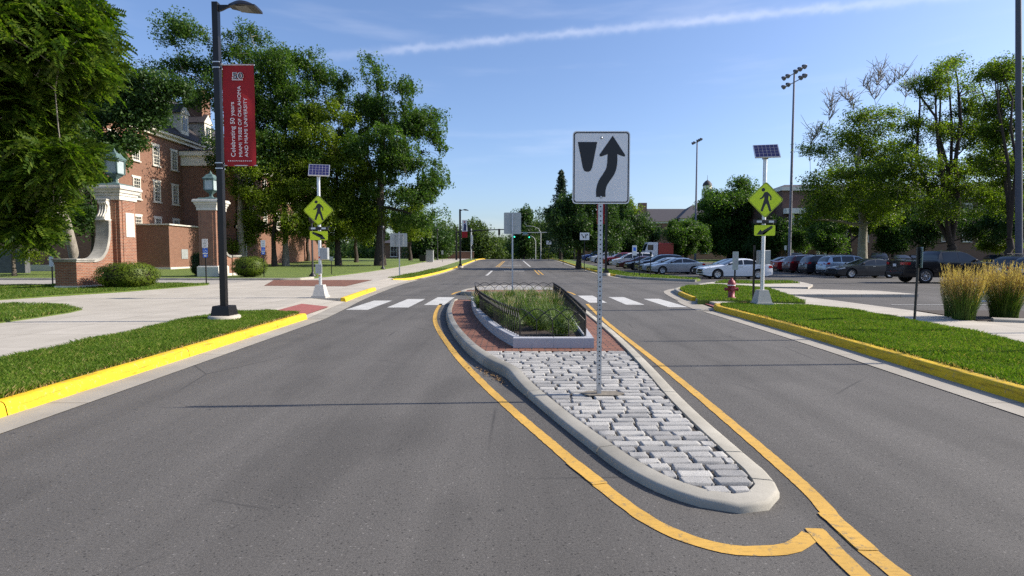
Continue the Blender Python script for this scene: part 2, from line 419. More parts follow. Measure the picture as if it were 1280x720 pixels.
RK3 = spline([(11.3, 35.0), (9.8, 37.3), (8.75, 39.3), (8.2, 41.5), (8.02, 46), (8.0, 60), (8.05, 85), (8.05, 118), (8.05, 150)][::-1], 1.0)[::-1]
roadL = [(-5.0, -25), (-5.0, -8), (-5.08, 5.6), (-5.2, 14), (-5.85, 19.7), (-6.4, 27), (-6.8, 37.5), (-6.7, 45), (-6.5, 85), (-6.4, 118), (-6.4, 260)]
roadR = [(8.05, 260), (8.05, 118), (8.05, 46), (8.3, 42), (11.2, 35.2), (13, 34.8), (13, 28.4), (9.4, 28.4), (7.4, 25.6), (6.6, 21), (6.4, 19), (6.0, 16), (5.8, 10), (5.6, 6.3), (5.3, 1), (5.2, -25)]
sheet('road', roadL + roadR, 0., asphalt)
sheet('parking_lot', [(9, 11), (7.6, 26), (9, 30), (10.2, 50), (9.9, 110), (31, 110), (29, 74), (31, 53), (90, 50), (90, 11)], -.012, lotasph)
sheet('parking_lot', [(27, 70), (110, 66), (110, 86), (27, 90)], -.008, lotasph)
# gutters
for nm, path in (('gutter', LK1), ('gutter', spline([(-5.23, 14.35), (-5.5, 17), (-5.82, 19.7)], .5)), ('gutter', LK2), ('gutter', spline([(-6.33, 26.3), (-6.6, 31), (-6.72, 38.4)], .6)),
                 ('gutter', LK3[4:])):
    mb = MB(); strip(mb, path, -.48, .0, .008); tag(mb.build(nm, mat=gutterc), kind='structure')
for path in (RK1[3:], RK2[::-1][::-1], RK3[6:][::-1]):
    p = path if path[0][1] > path[-1][1] else path[::-1]
    mb = MB(); strip(mb, p, -.48, .0, .008); tag(mb.build('gutter', mat=gutterc), kind='structure')
mb = MB(); strip(mb, spline([(6.4, 20.1), (6.15, 18.5), (5.98, 16.6)], .5), -.55, .1, .0075); tag(mb.build('gutter', mat=gutterc), kind='structure')
for path, m in ((LK1, ykerb), (LK2, ykerb), (LK3, ykerb), (RK1, ykerb), (RK2[-9:], ykerb), (RK2[:-8], curbc), (RK3[9:][::-1], ykerb), (RK3[:10][::-1], curbc)):
    p = path
    if m is not None and p is not LK1 and p is not LK2 and p is not LK3 and p[0][1] < p[-1][1]: p = p[::-1]
    mb = MB(); sweep(mb, p, KERB); tag(mb.build('kerb', mat=m, sharp=40), kind='structure')
# left side: lawn, plaza, drive
sheet('lawn', [(-200, -25), (-6.3, -25), (-6.3, 13.8), (-8.6, 14.5), (-8.8, 36.5), (-8.6, 125), (-200, 125)], .10, lawn_m, .3)
plz = [(-6.25, -20), (-6.3, 10), (-6.4, 14.4), (-7.0, 19.7), (-7.6, 26.5), (-7.9, 36.4), (-8.35, 38), (-8.5, 60), (-8.5, 120), (-13.2, 120), (-13.1, 56), (-12.9, 40), (-13.0, 34.6), (-15.6, 34.5), (-15.6, 29.2), (-15.3, 28.6), (-15.8, 23), (-17, 19), (-26, 13.5), (-30, 8), (-30, -20)]
sheet('plaza', plz, .13, concrete, .3)
sheet('driveway', [(-15.5, 29.3), (-15.5, 34.6), (-70, 35.5), (-70, 28.5)], .134, drivec)
def ramp(name, A, B, mat, z0=.014, z1=.1345):      # a sheet sloping from the gutter up to the plaza
    mb = MB(); n = len(A); vs = [(x, y, z0) for x, y in A] + [(x, y, z1) for x, y in B]
    mb.add(vs, [[i, i + 1, n + i + 1, n + i] for i in range(n - 1)]); return tag(mb.build(name, mat=mat), kind='structure')
ramp('kerb_ramp', [(-5.2, 14.35), (-5.5, 17.0), (-5.8, 19.75)], [(-6.45, 14.3), (-6.7, 17.), (-7.05, 19.8)], concrete)
ramp('drive_apron', [(-6.3, 26.25), (-6.55, 31), (-6.68, 37.)], [(-7.65, 26.3), (-7.75, 31), (-8.2, 38.2)], concrete)
ramp('tactile_pad', [(-5.42, 14.5), (-5.62, 17.4)], [(-6.3, 14.6), (-6.45, 17.4)], redpad, .05, .141)
sheet('pavement', [(-5.95, 19.7), (-6.2, 23), (-6.4, 26.25), (-7.7, 26.4), (-7.05, 19.75)], .136, concrete, .2)
sheet('brick_crossing', [G(330, 357.3, .13), G(432, 358, .13), G(466, 350, .13), G(342, 350.3, .13)], .138, paver)
mb = MB(); sweep(mb, spline([(-70, 34.9), (-30, 34.7), (-13.6, 34.55), (-13.05, 35.0), (-12.9, 37)], 1.)[::-1][::-1], [(-.045, .05), (-.045, .13), (-.02, .25), (.16, .26), (.16, .05)]); tag(mb.build('kerb', mat=curbc, sharp=40), kind='structure')
sheet('lawn', [(-70, 35.05), (-13.5, 34.75), (-13.05, 36.5), (-12.95, 42), (-13.15, 56), (-13.25, 120), (-120, 120), (-120, 36)], .20, lawn_m, .2)
STRIP = [(-5.15, -8), (-5.2, 5.6), (-5.3, 10), (-5.38, 14.3), (-5.75, 14.45)] + [G(x, y, .15) for x, y in ((345, 386.5), (318, 389), (290, 390.5), (240, 397), (180, 411), (110, 426), (40, 442), (0, 452))] + [(-7.9, 7.2), (-7.8, -8)]
sheet('lawn', STRIP, .142, lawn_m, .2)
L2P = [G(x, y, .14) for x, y in ((-60, 384), (0, 382), (60, 381), (88, 384), (103, 387), (86, 391), (40, 398), (0, 403.5), (-60, 414))]
sheet('lawn', L2P, .155, lawn_m, .1)
L3P = [G(x, y, .14) for x, y in ((0, 375), (75, 369), (150, 364.5), (225, 359), (262, 355.5), (225, 354.5), (175, 355), (60, 356.5), (-60, 357.5), (-60, 379))]
sheet('lawn', L3P, .155, lawn_m, .1)
sheet('lawn', [(-6.85, 38.4), (-6.8, 45), (-6.7, 60), (-6.6, 85), (-6.55, 118), (-8.4, 118), (-8.4, 60), (-8.3, 39.5), (-7.6, 37.0), (-7.05, 37.2)], .145, lawn_m, .2)
# right side
walk = [(5.45, -20), (5.75, 6.3), (6.1, 16.2), (6.5, 18), (6.5, 20.3), (7.0, 23.4), (7.45, 25.4), (8.4, 27.3), (9.7, 28.4), (10.5, 28.4), (12.2, 26.5), (15.8, 24.5), (15.9, 22.2), (10.6, 22.2), (10.9, 19.), (11.0, 15.6), (10.7, 13.), (11.9, 12.6), (14.5, 12.4), (14.5, -20)]
sheet('pavement', walk, .105, concrete, .25)
ramp('tactile_pad', [(6.25, 17.6), (6.5, 20.0)][::-1], [(7.5, 17.9), (7.7, 19.9)][::-1], redpad, .03, .118)
R1P = [(5.35, -8), (5.75, 6.3), (5.95, 10), (6.08, 14), (6.13, 16.5), (6.3, 17.15), (6.75, 17.4)] + [G(x, y, .14) for x, y in ((950, 380.5), (1000, 382), (1060, 386), (1142, 402), (1210, 414), (1280, 430))] + [(8.4, 6), (8.2, -8)]
sheet('lawn', R1P, .14, lawn_m, .2)
R2P = [(6.6, 20.2), (6.65, 21), (7.08, 23.5), (7.5, 25.4), (8.4, 27.2)] + [G(x, y, .14) for x, y in ((900, 356.5), (960, 360.5), (985, 369), (1007, 378.3), (950, 377), (905, 375.5), (872, 375.5))]
sheet('lawn', R2P, .145, lawn_m, .2)
R3P = [(11.3, 35.2), (9.9, 37.4), (8.9, 39.4), (8.36, 41.5), (8.18, 46), (8.16, 60), (8.2, 85), (8.2, 118), (10., 118), (10.1, 60), (10.4, 48), (11.4, 43), (12.2, 36.8)]
sheet('lawn', R3P, .13, lawn_m, .2)
mb = MB(); R4 = [G(x, y, .1) for x, y in ((872, 355), (900, 351), (1000, 352), (1016, 355.5), (1010, 359), (940, 358), (885, 358.5))]
sheet('pavement', R4, .10, concrete, .2)
R4L = [G(x, y, .12) for x, y in ((893, 353.5), (905, 351), (990, 351.8), (1000, 353.6), (950, 354.5))]
sheet('lawn', R4L, .125, lawn_m, .1)
BED = [(11.1, 15.55), (10.75, 13.0), (11.9, 12.65), (13.6, 12.6), (13.9, 13.2), (13.9, 15.5)]
sheet('planting_bed', BED, .115, soil, .2)
mb = MB(); sweep(mb, spline([(11.0, 12.98), (11.6, 12.7), (12.6, 12.6), (14.5, 12.45)], .4)[::-1], [(-.1, .0), (-.1, .16), (-.06, .19), (.06, .19), (.1, .16), (.1, .0)]); tag(mb.build('kerb', mat=concrete, sharp=40), kind='structure')
mb = MB(); mk = mb
for y0 in (16.0, 18.6): mb.box((15.2, y0, .0), (5.5, .1, .004))
tag(mb.build('road_marking', mat=wroad), kind='structure')
for (x, y) in ((16.8, 20.2), (17.4, 17.2)):
    mb = MB().prism([(-.9, -.1), (.9, -.1), (.9, .15), (-.9, .15)], .004, Matrix.Translation((x, y, -.009))); tag(mb.build('road_marking', mat=plain('blue_stall_paint%d' % int(x * 10), (.06, .17, .5), .7, var=.3, obj=False)), kind='structure')
# ------------------------------------------------------------------ island
ISL = [(1.83, 4.4), (1.85, 6.2), (1.97, 9.2), (2.03, 11.3), (2.06, 15), (2.1, 19.2), (1.6, 19.45), (-1.5, 19.45), (-2.02, 19.2), (-1.95, 17.4), (-1.76, 15.1), (-1.34, 12.2), (-.82, 9.65), (-.41, 8.2), (-.1, 7.45), (.06, 6.8), (.40, 5.5), (.64, 4.66), (.80, 4.15), (.98, 3.78), (1.2, 3.54), (1.42, 3.45), (1.62, 3.5), (1.77, 3.68), (1.83, 4.0)]
isl = spline(ISL, .12, True)
ICURB = [(.0, -.05), (.0, .045), (.012, .075), (.045, .097), (.19, .105), (.20, .05)]
sz = lambda y: -.042 * (1 - smooth((y - 5.0) / 3.0))          # the tip of the island lies lower
def icurb(p):
    q = smooth((p[1] - 6.4) / 1.3) if p[0] < 1.3 else .8 * smooth((p[1] - 6) / 3); d = sz(p[1])
    A = [(0, -.05), (0, .078 + d), (.010, .095 + d), (.028, .103 + d), (.150, .107 + d), (.16, .05 + d)]; B = [(0, -.05), (0, .07), (.016, .115), (.05, .137), (.150, .142), (.16, .05)]
    return [(a[0] + (b[0] - a[0]) * q, a[1] + (b[1] - a[1]) * q) for a, b in zip(A, B)]
mb = MB(); sweep(mb, isl, icurb, True, 1.85); tag(mb.build('island_kerb', mat=curbc, sharp=50), kind='structure')
N = normals2(isl, True); inner = [(p[0] + n[0] * .152, p[1] + n[1] * .152) for p, n in zip(isl, N)]
sheet('island_base', inner, .083, sand, zf=sz)
BR0 = 8.83
brick_poly = [p for p in inner if p[1] > BR0]
k0 = max(range(len(brick_poly)), key=lambda i: math.dist(brick_poly[i], brick_poly[i - 1]))
sheet('brick_paving', brick_poly[k0:] + brick_poly[:k0], .108, paver)
IP = np.array(inner)
def span(y):
    xs = []
    for i in range(len(IP)):
        a, b = IP[i], IP[(i + 1) % len(IP)]
        if (a[1] > y) != (b[1] > y): xs.append(a[0] + (b[0] - a[0]) * (y - a[1]) / (b[1] - a[1]))
    return (min(xs), max(xs)) if len(xs) >= 2 else None
V, T = [], []
y = 3.625
while y < BR0 - .05:
    ph = rnd.uniform(.121, .136)
    x = None; sp = span(y + ph / 2)
    if sp is None: y += ph; continue
    x = sp[0] + .015 - rnd.uniform(0, .12)
    drift = rnd.uniform(-.01, .01)
    while x < sp[1] - .02:
        L = rnd.uniform(.17, .31); x0, x1 = max(x, sp[0] + .012), min(x + L, sp[1] - .012); x += L + rnd.uniform(.006, .016)
        if x1 - x0 < .055: continue
        y0, y1 = y + .011 + rnd.uniform(-.004, .004), y + ph - .011 + rnd.uniform(-.004, .004)
        zt = .105 + sz(y) + rnd.uniform(-.003, .007); tx, ty = rnd.uniform(-.02, .02), rnd.uniform(-.035, .035)
        NX, NY = 9, 6; o = len(V); cx, cy, hx, hy = (x0 + x1) / 2, (y0 + y1) / 2, (x1 - x0) / 2, (y1 - y0) / 2
        sk = rnd.uniform(-.08, .08)
        for j in range(NY):
            for i in range(NX):
                a, b = -1 + 2 * i / (NX - 1), -1 + 2 * j / (NY - 1)
                a = math.copysign(abs(a) ** .28, a); b = math.copysign(abs(b) ** .2, b)
                e = max(abs(a) ** 12, abs(b) ** 12)
                rr = 1 - .06 * (abs(a) * abs(b)) ** 4
                edge = i in (0, NX - 1) or j in (0, NY - 1)
                jx = rnd.uniform(-.005, .005); jy = rnd.uniform(-.005, .005)
                z = zt + tx * a * hx + ty * b * hy - .004 * e + rnd.uniform(-.003, .003)
                if edge: z = .074 + sz(y)
                V.append((cx + a * hx * rr + jx + sk * b * hy, cy + b * hy * rr + jy, z))
        for j in range(NY - 1):
            for i in range(NX - 1): q = o + j * NX + i; T.append((q, q + 1, q + NX + 1, q + NX))
    y += ph + rnd.uniform(.003, .008)
so = npmesh('cobblestone_paving', V, T, sett); tag(so, kind='structure')
IS2 = [(2.12, 23.2), (2.1, 24.6), (1.7, 26.6), (.9, 28.2), (.0, 28.6), (-.9, 28.1), (-1.7, 26.6), (-2.1, 24.8), (-2.1, 23.2), (-1.6, 22.9), (1.6, 22.9)]
isl2 = spline(IS2, .3, True)
mb = MB(); sweep(mb, isl2, [(.0, -.05), (.0, .10), (.03, .145), (.20, .15), (.21, .05)], True, 0); tag(mb.build('island_kerb', mat=curbc, sharp=50), kind='structure')
N2 = normals2(isl2, True); in2 = [(p[0] + n[0] * .19, p[1] + n[1] * .19) for p, n in zip(isl2, N2)]
sheet('brick_paving', in2, .135, paver)
back2 = [p for p in in2 if p[1] > 24.3]; k2 = max(range(len(back2)), key=lambda i: math.dist(back2[i], back2[i - 1]))
sheet('cobblestone_paving', back2[k2:] + back2[:k2], .142, m_brick('pale_setts', (.42, .41, .39), (.30, .30, .29), (.08, .07, .06), .24, .12, .012, True))
sheet('tactile_pad', [(-1.95, 19.7), (-.9, 19.7), (-.9, 20.5), (-1.95, 20.5)], .012, redpad)
sheet('tactile_pad', [(.9, 19.7), (1.95, 19.7), (1.95, 20.5), (.9, 20.5)], .012, redpad)
# ------------------------------------------------------------------ road markings
def line(path, w=.105, m=yroad, st=.06, z=.0045):
    mb = MB(); p = spline(path, st); N_ = normals2(p); vs = []
    ha = [w / 2 + rnd.uniform(-.0035, .0035) for _ in p]
    for q, n, h in zip(p, N_, ha):
        for s in (-h, h): x, yy = q[0] + n[0] * s, q[1] + n[1] * s; vs.append((x, yy, gz(yy) + z))
    mb.add(vs, [[2 * i + 1, 2 * i, 2 * i + 2, 2 * i + 3] for i in range(len(p) - 1)])
    return tag(mb.build('road_marking', mat=m), kind='structure')
line([(1.72, 3.18), (1.60, 3.08), (1.46, 3.01), (1.15, 3.03), (.86, 3.30), (.62, 3.88), (.34, 4.75), (0., 5.83), (-.42, 7.27), (-1.03, 9.66), (-1.79, 13.3), (-2.17, 16.2), (-2.38, 19.0)])
line([(2.02, 1.5), (1.94, 2.76), (1.94, 3.25), (2.03, 3.9), (2.11, 5.67), (2.18, 8.06), (2.27, 13.3), (2.5, 18.9)])
line([(1.76, 1.5), (1.74, 2.72), (1.77, 3.25)], z=.0065)
line([(1.935, 3.0), (1.955, 3.45)], .112, z=.0085); line([(.62, 3.9), (.47, 4.32)], .112, z=.0085)
line([(-2.5, 23.6), (-2.4, 25.2), (-1.9, 27.4), (-.9, 29.2), (.2, 29.8)]); line([(2.6, 23.4), (2.5, 25.2), (1.9, 27.6), (1.0, 29.3)])
for i, xs in enumerate((-4.62, -3.55, -2.55)):
    yb = (16.85, 17.6, 18.5)[i]; sheet('crosswalk_stripe', [(xs - .33, yb), (xs + .33, yb), (xs + .33, yb + 3.5), (xs - .33, yb + 3.5)], .0045, wroad)
for i, xs in enumerate((2.95, 4.05, 5.2)):
    yb = (19.4, 18.6, 17.7)[i]; sheet('crosswalk_stripe', [(xs - .3, yb), (xs + .3, yb), (xs + .3, yb + 3.5), (xs - .3, yb + 3.5)], .0045, wroad)
def pline(pts, w, m): line([G(x, yy) for x, yy in pts], w, m, 2.)
pline([(608, 344.5), (615, 338.5)], .2, wroad); pline([(653, 325.5), (663, 333.5)], .2, wroad)
pline([(668.5, 338), (674, 343.5)], .12, yroad); pline([(672.5, 338), (679, 343.5)], .12, yroad)
pline([(620, 333.8), (629, 326.5)], .12, yroad); pline([(623, 333.8), (631, 326.5)], .12, yroad)
pline([(621, 333.5), (640, 335.2), (665, 336.6), (669, 338)], .14, yroad)
pline([(630, 338.7), (655, 338.7)], .7, wroad); pline([(628, 331.6), (652, 331.6)], .6, wroad)
# ------------------------------------------------------------------ grass
def blades(polys, name='grass', mat=None):                               # polys: (outline, z, density per m2, width, height)
    g = np.random.default_rng(3); VV, TT, off = [], [], 0
    for poly, z, dens, w, h in polys:
        P = np.array(poly); lo, hi = P.min(0), P.max(0); n = int(dens * np.prod(hi - lo))
        X = g.uniform(lo[0], hi[0], n); Y = g.uniform(lo[1], hi[1], n); k = inpoly(poly, X, Y); X, Y = X[k], Y[k]
        patch = np.sin(X * 3.1 + 1.3 * np.sin(Y * 1.7)) * np.sin(Y * 2.3 + X); k = g.uniform(size=len(X)) < .78 + .22 * patch; X, Y = X[k], Y[k]; n = len(X); patch = patch[k]
        a = g.uniform(0, 2 * PI, n); hh = h * g.uniform(.5, 1.25, n) * (1 + .25 * patch); ww = w * g.uniform(.6, 1.2, n); ln = g.uniform(.1, .9, n) * hh; b = g.uniform(0, 2 * PI, n)
        Z = np.array([gz(v) for v in Y]) + z if Y.max() > 45 else np.full(n, z)
        dx, dy = np.cos(a) * ww / 2, np.sin(a) * ww / 2; lx, ly = np.cos(b) * ln, np.sin(b) * ln
        v = np.stack([np.stack([X - dx, Y - dy, Z - .01], 1), np.stack([X + dx, Y + dy, Z - .01], 1), np.stack([X + lx * .4 + dx * .7, Y + ly * .4 + dy * .7, Z + hh * .6], 1), np.stack([X + lx, Y + ly, Z + hh * .95], 1)], 1).reshape(-1, 3)
        q = np.arange(n)[:, None] * 4 + off; t = np.concatenate([q + [0, 1, 2], q + [0, 2, 3]], 1).reshape(-1, 3)
        VV.append(v); TT.append(t); off += 4 * n
    return tag(npmesh(name, np.concatenate(VV), np.concatenate(TT), mat or bladem), kind='stuff')
near = lambda poly, y0, y1: poly
def shrink(poly, d):
    c = np.mean(np.array(poly), 0); return [tuple(c + (np.array(p) - c) * (1 - d)) for p in poly]
def clip(poly, y0, y1): return [(x, min(max(yy, y0), y1)) for x, yy in poly]
blades([(clip(STRIP, 4.6, 15), .142, 7500, .005, .07), (clip(R1P, 5., 18), .14, 6500, .0052, .06), (L2P, .155, 1500, .011, .08), (L3P, .155, 900, .014, .08), (R2P, .145, 1900, .012, .085),
        (clip(R3P, 34, 60), .13, 260, .03, .09), (R4L, .125, 600, .02, .09), ([(-8.3, 38), (-6.9, 38), (-6.8, 60), (-8.4, 60)], .145, 260, .03, .09)])
blades([([(-5.15, 5), (-5.22, 9), (-5.3, 14), (-5.42, 14), (-5.36, 9), (-5.3, 5)], .145, 1500, .006, .05), ([(5.72, 5), (5.9, 10), (6.1, 16.5), (6.0, 16.5), (5.82, 10), (5.62, 5)], .145, 900, .006, .05),
        ([(7.3, 8.6), (7.8, 8.4), (8.1, 9.2), (7.5, 9.6)], .14, 500, .006, .05), ([(7.0, 11.6), (7.5, 11.4), (7.7, 12.3), (7.1, 12.4)], .14, 500, .006, .05)], 'dry_grass', drybl)
g = np.random.default_rng(9)
n = 260; X = g.normal(-.03, .16, n); Yp = 7.35 - X * 1.9 + g.normal(0, .12, n); X -= .16; k = np.array([not (span(yy) and x > span(yy)[0] - .24) for x, yy in zip(X, Yp)]); X, Yp = X[k], Yp[k]; n = len(X)
a = g.uniform(0, 2 * PI, n); s = g.uniform(.008, .024, n); zz = .006 + g.uniform(0, .018, n)
Vl = np.stack([np.stack([X + np.cos(a + q) * s * r, Yp + np.sin(a + q) * s * r, zz + g.uniform(-.003, .01, n)], 1) for q, r in ((0, 1), (1.6, .5), (PI, 1), (4.7, .5))], 1).reshape(-1, 3)
tag(npmesh('leaf_litter', Vl, np.arange(4 * n).reshape(-1, 4), dryleaf), kind='stuff')
# ------------------------------------------------------------------ sign graphics
def text_mesh(body, size, extrude=.0008, bold=0.):
    c = bpy.data.curves.new('lettering', 'FONT'); c.body = body; c.size = size; c.extrude = extrude; c.align_x = 'LEFT'; c.offset = bold
    o = bpy.data.objects.new('lettering', c); COL.objects.link(o)
    me = bpy.data.meshes.new_from_object(o.evaluated_get(bpy.context.evaluated_depsgraph_get())); bpy.data.objects.remove(o); return me
def lettering(body, size, M, parent, mat, width=None, bold=0., name='lettering'):
    me = text_mesh(body, size, bold=bold)
    if width:
        xs = [v.co.x for v in me.vertices]; k = width / (max(xs) - min(xs)); me.transform(Matrix.Diagonal((k, 1, 1, 1)))
    me.transform(M); me.materials.clear(); me.materials.append(mat)
    return link(name, me, parent)
PED = [[(-.03, .22), (.045, .235), (.10, .19), (.17, .10), (.165, .0), (.13, .0), (.13, .09), (.085, .13), (.075, .02), (.105, -.06), (.175, -.30), (.115, -.32), (.045, -.11), (.015, -.10), (-.03, -.19), (-.075, -.32), (-.135, -.30), (-.09, -.16), (-.04, .0), (-.035, .10), (-.075, .05), (-.155, .02), (-.165, .055), (-.105, .085)], circ(-.065, .29, .052)]
def ped_graphic(mb, k, M, flip=1):
    for p in PED: mb.prism([(x * k * flip, y * k) for x, y in p][::flip], .002, M)
def bolts(parent, pts, r=.011):
    for (x, y, z) in pts: MB().mat(galv).lathe([(r, 0), (r, .004), (r * .5, .008)], n=10).build('bolt', parent).matrix_local = Matrix.Translation((x, y, z)) @ Matrix.Rotation(PI / 2, 4, 'X')
# --- keep-right sign on the near tip of the island
def post_perf(mb, h, w=.05, holes=True):
    mb.mat(galv).box((0, 0, h / 2), (w, w, h))
    if holes:
        mb.mat(signblack); z = .12
        while z < h - .05:
            mb.prism(circ(0, 0, .0085, 8), .0012, FRONT(0, -w / 2 - .0002, z)); z += .0508
kr = thing('keep_right_sign', 'large white keep right sign on a perforated steel post in the cobblestones', 'road sign', (.957, 6.2, .082))
cz = AT(749.5, 209.5, 6.17)[1] - .082; u = .615 / 71
mb = MB(); post_perf(mb, cz + .36, .048); mb.build('post', kr)
mb = MB().mat(signwhite).prism(rrect(.615, .772, .04), .004, FRONT(0, -.032, cz)); sp = mb.build('sign_plate', kr)
mb = MB().mat(signblack); o_, i_ = rrect(.593, .75, .032), rrect(.569, .726, .024)
vs = [FRONT(0, -.0372, cz) @ Vector((x, y, 0)) for x, y in o_ + i_]; n = len(o_); mb.add(vs, [[i, (i + 1) % n, n + (i + 1) % n, n + i] for i in range(n)]); mb.build('border', sp)
Z5 = lambda x, y: ((x - 141) / 2.88 * u, (172 - y) / 2.88 * u)
mb = MB().mat(signblack)
mb.prism([Z5(*p) for p in ((57, 82), (126, 82), (109, 172), (104, 182), (97, 187), (88, 187), (80, 183), (75, 172))][::-1], .0016, FRONT(0, -.0362, cz))
AR = [(181, 60), (134, 127), (136, 133), (142, 133), (163, 125)] + spline([(163, 125), (162, 155), (158, 176), (148, 194), (134, 215), (126, 236), (123, 258), (124, 276)], 4)[1:] + spline([(157, 276), (157, 257), (161, 238), (171, 221), (185, 201), (194, 180), (198, 155), (198, 125)], 4) + [(219, 133), (225, 133), (226, 128)]
mb.prism([Z5(*p) for p in AR][::-1], .0016, FRONT(0, -.0362, cz)); mb.build('arrow_symbol', sp)
bolts(kr, [(0, -.0362, cz + .315), (0, -.0362, cz - .315)], .014)
MB().mat(plain('footing_mortar', (.17, .15, .12), .9, var=.3, scale=20)).prism([(-.12, -.1), (.2, -.09), (.28, .0), (.2, .1), (-.1, .12), (-.2, .02)], .008, Matrix.Translation((0, 0, -.0))).build('footing_patch', kr)
# --- rear sign on the far end of the island
x_, z_ = AT(640.5, 279, 23.3)
rs = thing('road_sign', 'road sign seen from behind, bare grey plate on a slim post past the planter', 'road sign', (0.02, 23.3, .14))
MB().mat(galv).box((0, 0, (z_ + .24) / 2), (.06, .06, z_ + .24)).build('post', rs)
MB().mat(signback).prism(rrect(.70, .87, .04), .004, FRONT(0, .04, z_ - .14)).build('sign_plate', rs)
# --- crossing beacons
def beacon(x, y, z, label, flip, tilt, k):
    t = thing('crossing_beacon', label, 'crossing sign', (x, y, z), 0, 'solar crossing beacons either side of the road')
    MB().mat(cemfoot).box((0, 0, .0), (.50, .50, .16), 0, 1.).box((0, 0, .27), (.44, .44, .38), 0, .62).build('footing', t)
    MB().mat(alum).tube([(0, 0, .45), (0, 0, 4.42 * k)], .057, 14).build('pole', t)
    pz = 4.62 * k
    R = Matrix.Translation((0.03, 0, pz)) @ Matrix.Rotation(math.radians(tilt), 4, 'Z') @ Matrix.Rotation(math.radians(48), 4, 'X')
    pn = MB().mat(alum).box((0, 0, 0), (.70, .58, .035)); pn.v = [R @ Vector(v) for v in pn.v]; pn = pn.build('solar_panel', t)
    c = MB().mat(panelblue).box((0, 0, .019), (.65, .53, .004)); c.mat(signgrey)
    for i in range(1, 6): c.box((-.325 + i * .108, 0, .0213), (.005, .53, .001))
    for j in range(1, 4): c.box((0, -.265 + j * .1325, .0213), (.65, .005, .001))
    c.v = [R @ Vector(v) for v in c.v]; c.build('solar_cells', pn)
    MB().mat(greybox).tube([(0, 0, 4.38 * k), (0.03, 0, pz - .02)], .04, 8).box((0, 0, 4.42 * k), (.13, .13, .07)).build('bracket', t)
    dz = 3.17 * k; q = .535
    d = MB().mat(signyg); pts = [(0, -q), (q, 0), (0, q), (-q, 0)]; r = []
    for i in range(4):
        a, b, cc = Vector(pts[i - 1]), Vector(pts[i]), Vector(pts[(i + 1) % 4])
        r += [tuple(b + (a - b).normalized() * .06), tuple(b + (a - b).normalized() * .018 + (cc - b).normalized() * .018), tuple(b + (cc - b).normalized() * .06)]
    d.prism(r, .004, FRONT(0, -.075, dz)); pl = d.build('sign_plate', t)
    bk = MB().mat(signblack).prism([(xx * 1.005, yy * 1.005) for xx, yy in r], .012, FRONT(.015, -.058, dz)); bk.build('back_plate', pl)
    b = MB().mat(signblack); n = len(r)
    vs = [FRONT(0, -.0802, dz) @ Vector((xx * s, yy * s, 0)) for s in (.965, .935) for xx, yy in r]
    b.add(vs, [[i, (i + 1) % n, n + (i + 1) % n, n + i] for i in range(n)]); b.build('border', pl)
    g_ = MB().mat(signblack); ped_graphic(g_, 1.05, FRONT(.0, -.0792, dz - .01)); g_.build('pedestrian_symbol', pl)
    lb = MB().mat(darkplastic).box((0, -.07, 2.52 * k), (.66, .07, .11), bev=.01).build('flasher_bar', t)
    for q_ in (-.18, .18): MB().mat(lens).box((q_, -.107, 2.52 * k), (.15, .006, .06)).build('lamp', lb)
    ap = MB().mat(signyg).prism(rrect(.62, .31, .035), .004, FRONT(0, -.075, 2.26 * k)).build('arrow_plate', t)
    MB().mat(signblack).prism(rrect(.63, .32, .035), .012, FRONT(.005, -.06, 2.26 * k)).build('back_plate', ap)
    s = flip; a = MB().mat(signblack)
    A = [(-.24, .115), (-.19, .115 + .02), (.09, -.03), (.12, .03), (.235, -.125), (.03, -.135), (.06, -.085), (-.215, .06)]
    a.prism([(xx * s, yy) for xx, yy in A][::-s], .002, FRONT(0, -.0792, 2.26 * k)); a.build('arrow_symbol', ap)
    return t
b1 = beacon(-6.76, 20.05, .13, 'solar crossing beacon on the left pavement, its arrow pointing down to the right', 1, 14, .965)
cb = MB().mat(greybox).box((.16, .02, 1.55), (.26, .2, .42), bev=.015); cb.build('control_box', b1)
pb = MB().mat(greybox).box((-.02, -.085, 1.02), (.22, .05, .33), bev=.01); pb.build('push_button', b1)
MB().mat(plain('red_sticker', (.5, .04, .03))).box((0, -.06, 1.42), (.05, .004, .06)).build('sticker', b1); MB().mat(plain('orange_sticker', (.7, .3, .02))).box((0, -.06, .78), (.06, .004, .05)).build('sticker', b1)
b2 = beacon(7.465, 16.95, .13, 'solar crossing beacon beside the red hydrant, its arrow pointing down to the left', -1, -12, .985)
MB().mat(greybox).box((.06, .1, 1.43), (.34, .2, .42), bev=.015).build('control_box', b2)
MB().mat(blackmetal).box((-.13, .3, .9), (.05, .05, 1.8)).build('side_post', b2)
# --- fire hydrant
hx, hy = G(914, 373.5, .145)
hy_t = thing('fire_hydrant', 'dull red fire hydrant with a white band on the grass by the crossing beacon', 'hydrant', (hx, hy, .145))
MB().mat(hydrant_m).lathe([(.17, 0), (.17, .05), (.11, .06), (.105, .40), (.13, .41), (.13, .45)], n=18).build('barrel', hy_t)
MB().mat(hydrant_m).lathe([(.135, .485), (.135, .52), (.125, .56), (.09, .63), (.04, .655), (.04, .71)], n=18).build('bonnet', hy_t)
MB().mat(signwhite).lathe([(.133, .452), (.133, .484)], n=18).build('band', hy_t)
for s in (-1, 1): MB().mat(hydrant_m).tube([(s * .09, 0, .33), (s * .2, 0, .33)], .05, 12).tube([(s * .19, 0, .33), (s * .225, 0, .33)], .06, 8).build('hose_nozzle', hy_t)
MB().mat(hydrant_m).tube([(-.02, -.09, .33), (-.02, -.21, .33)], .068, 12).build('pumper_nozzle', hy_t)
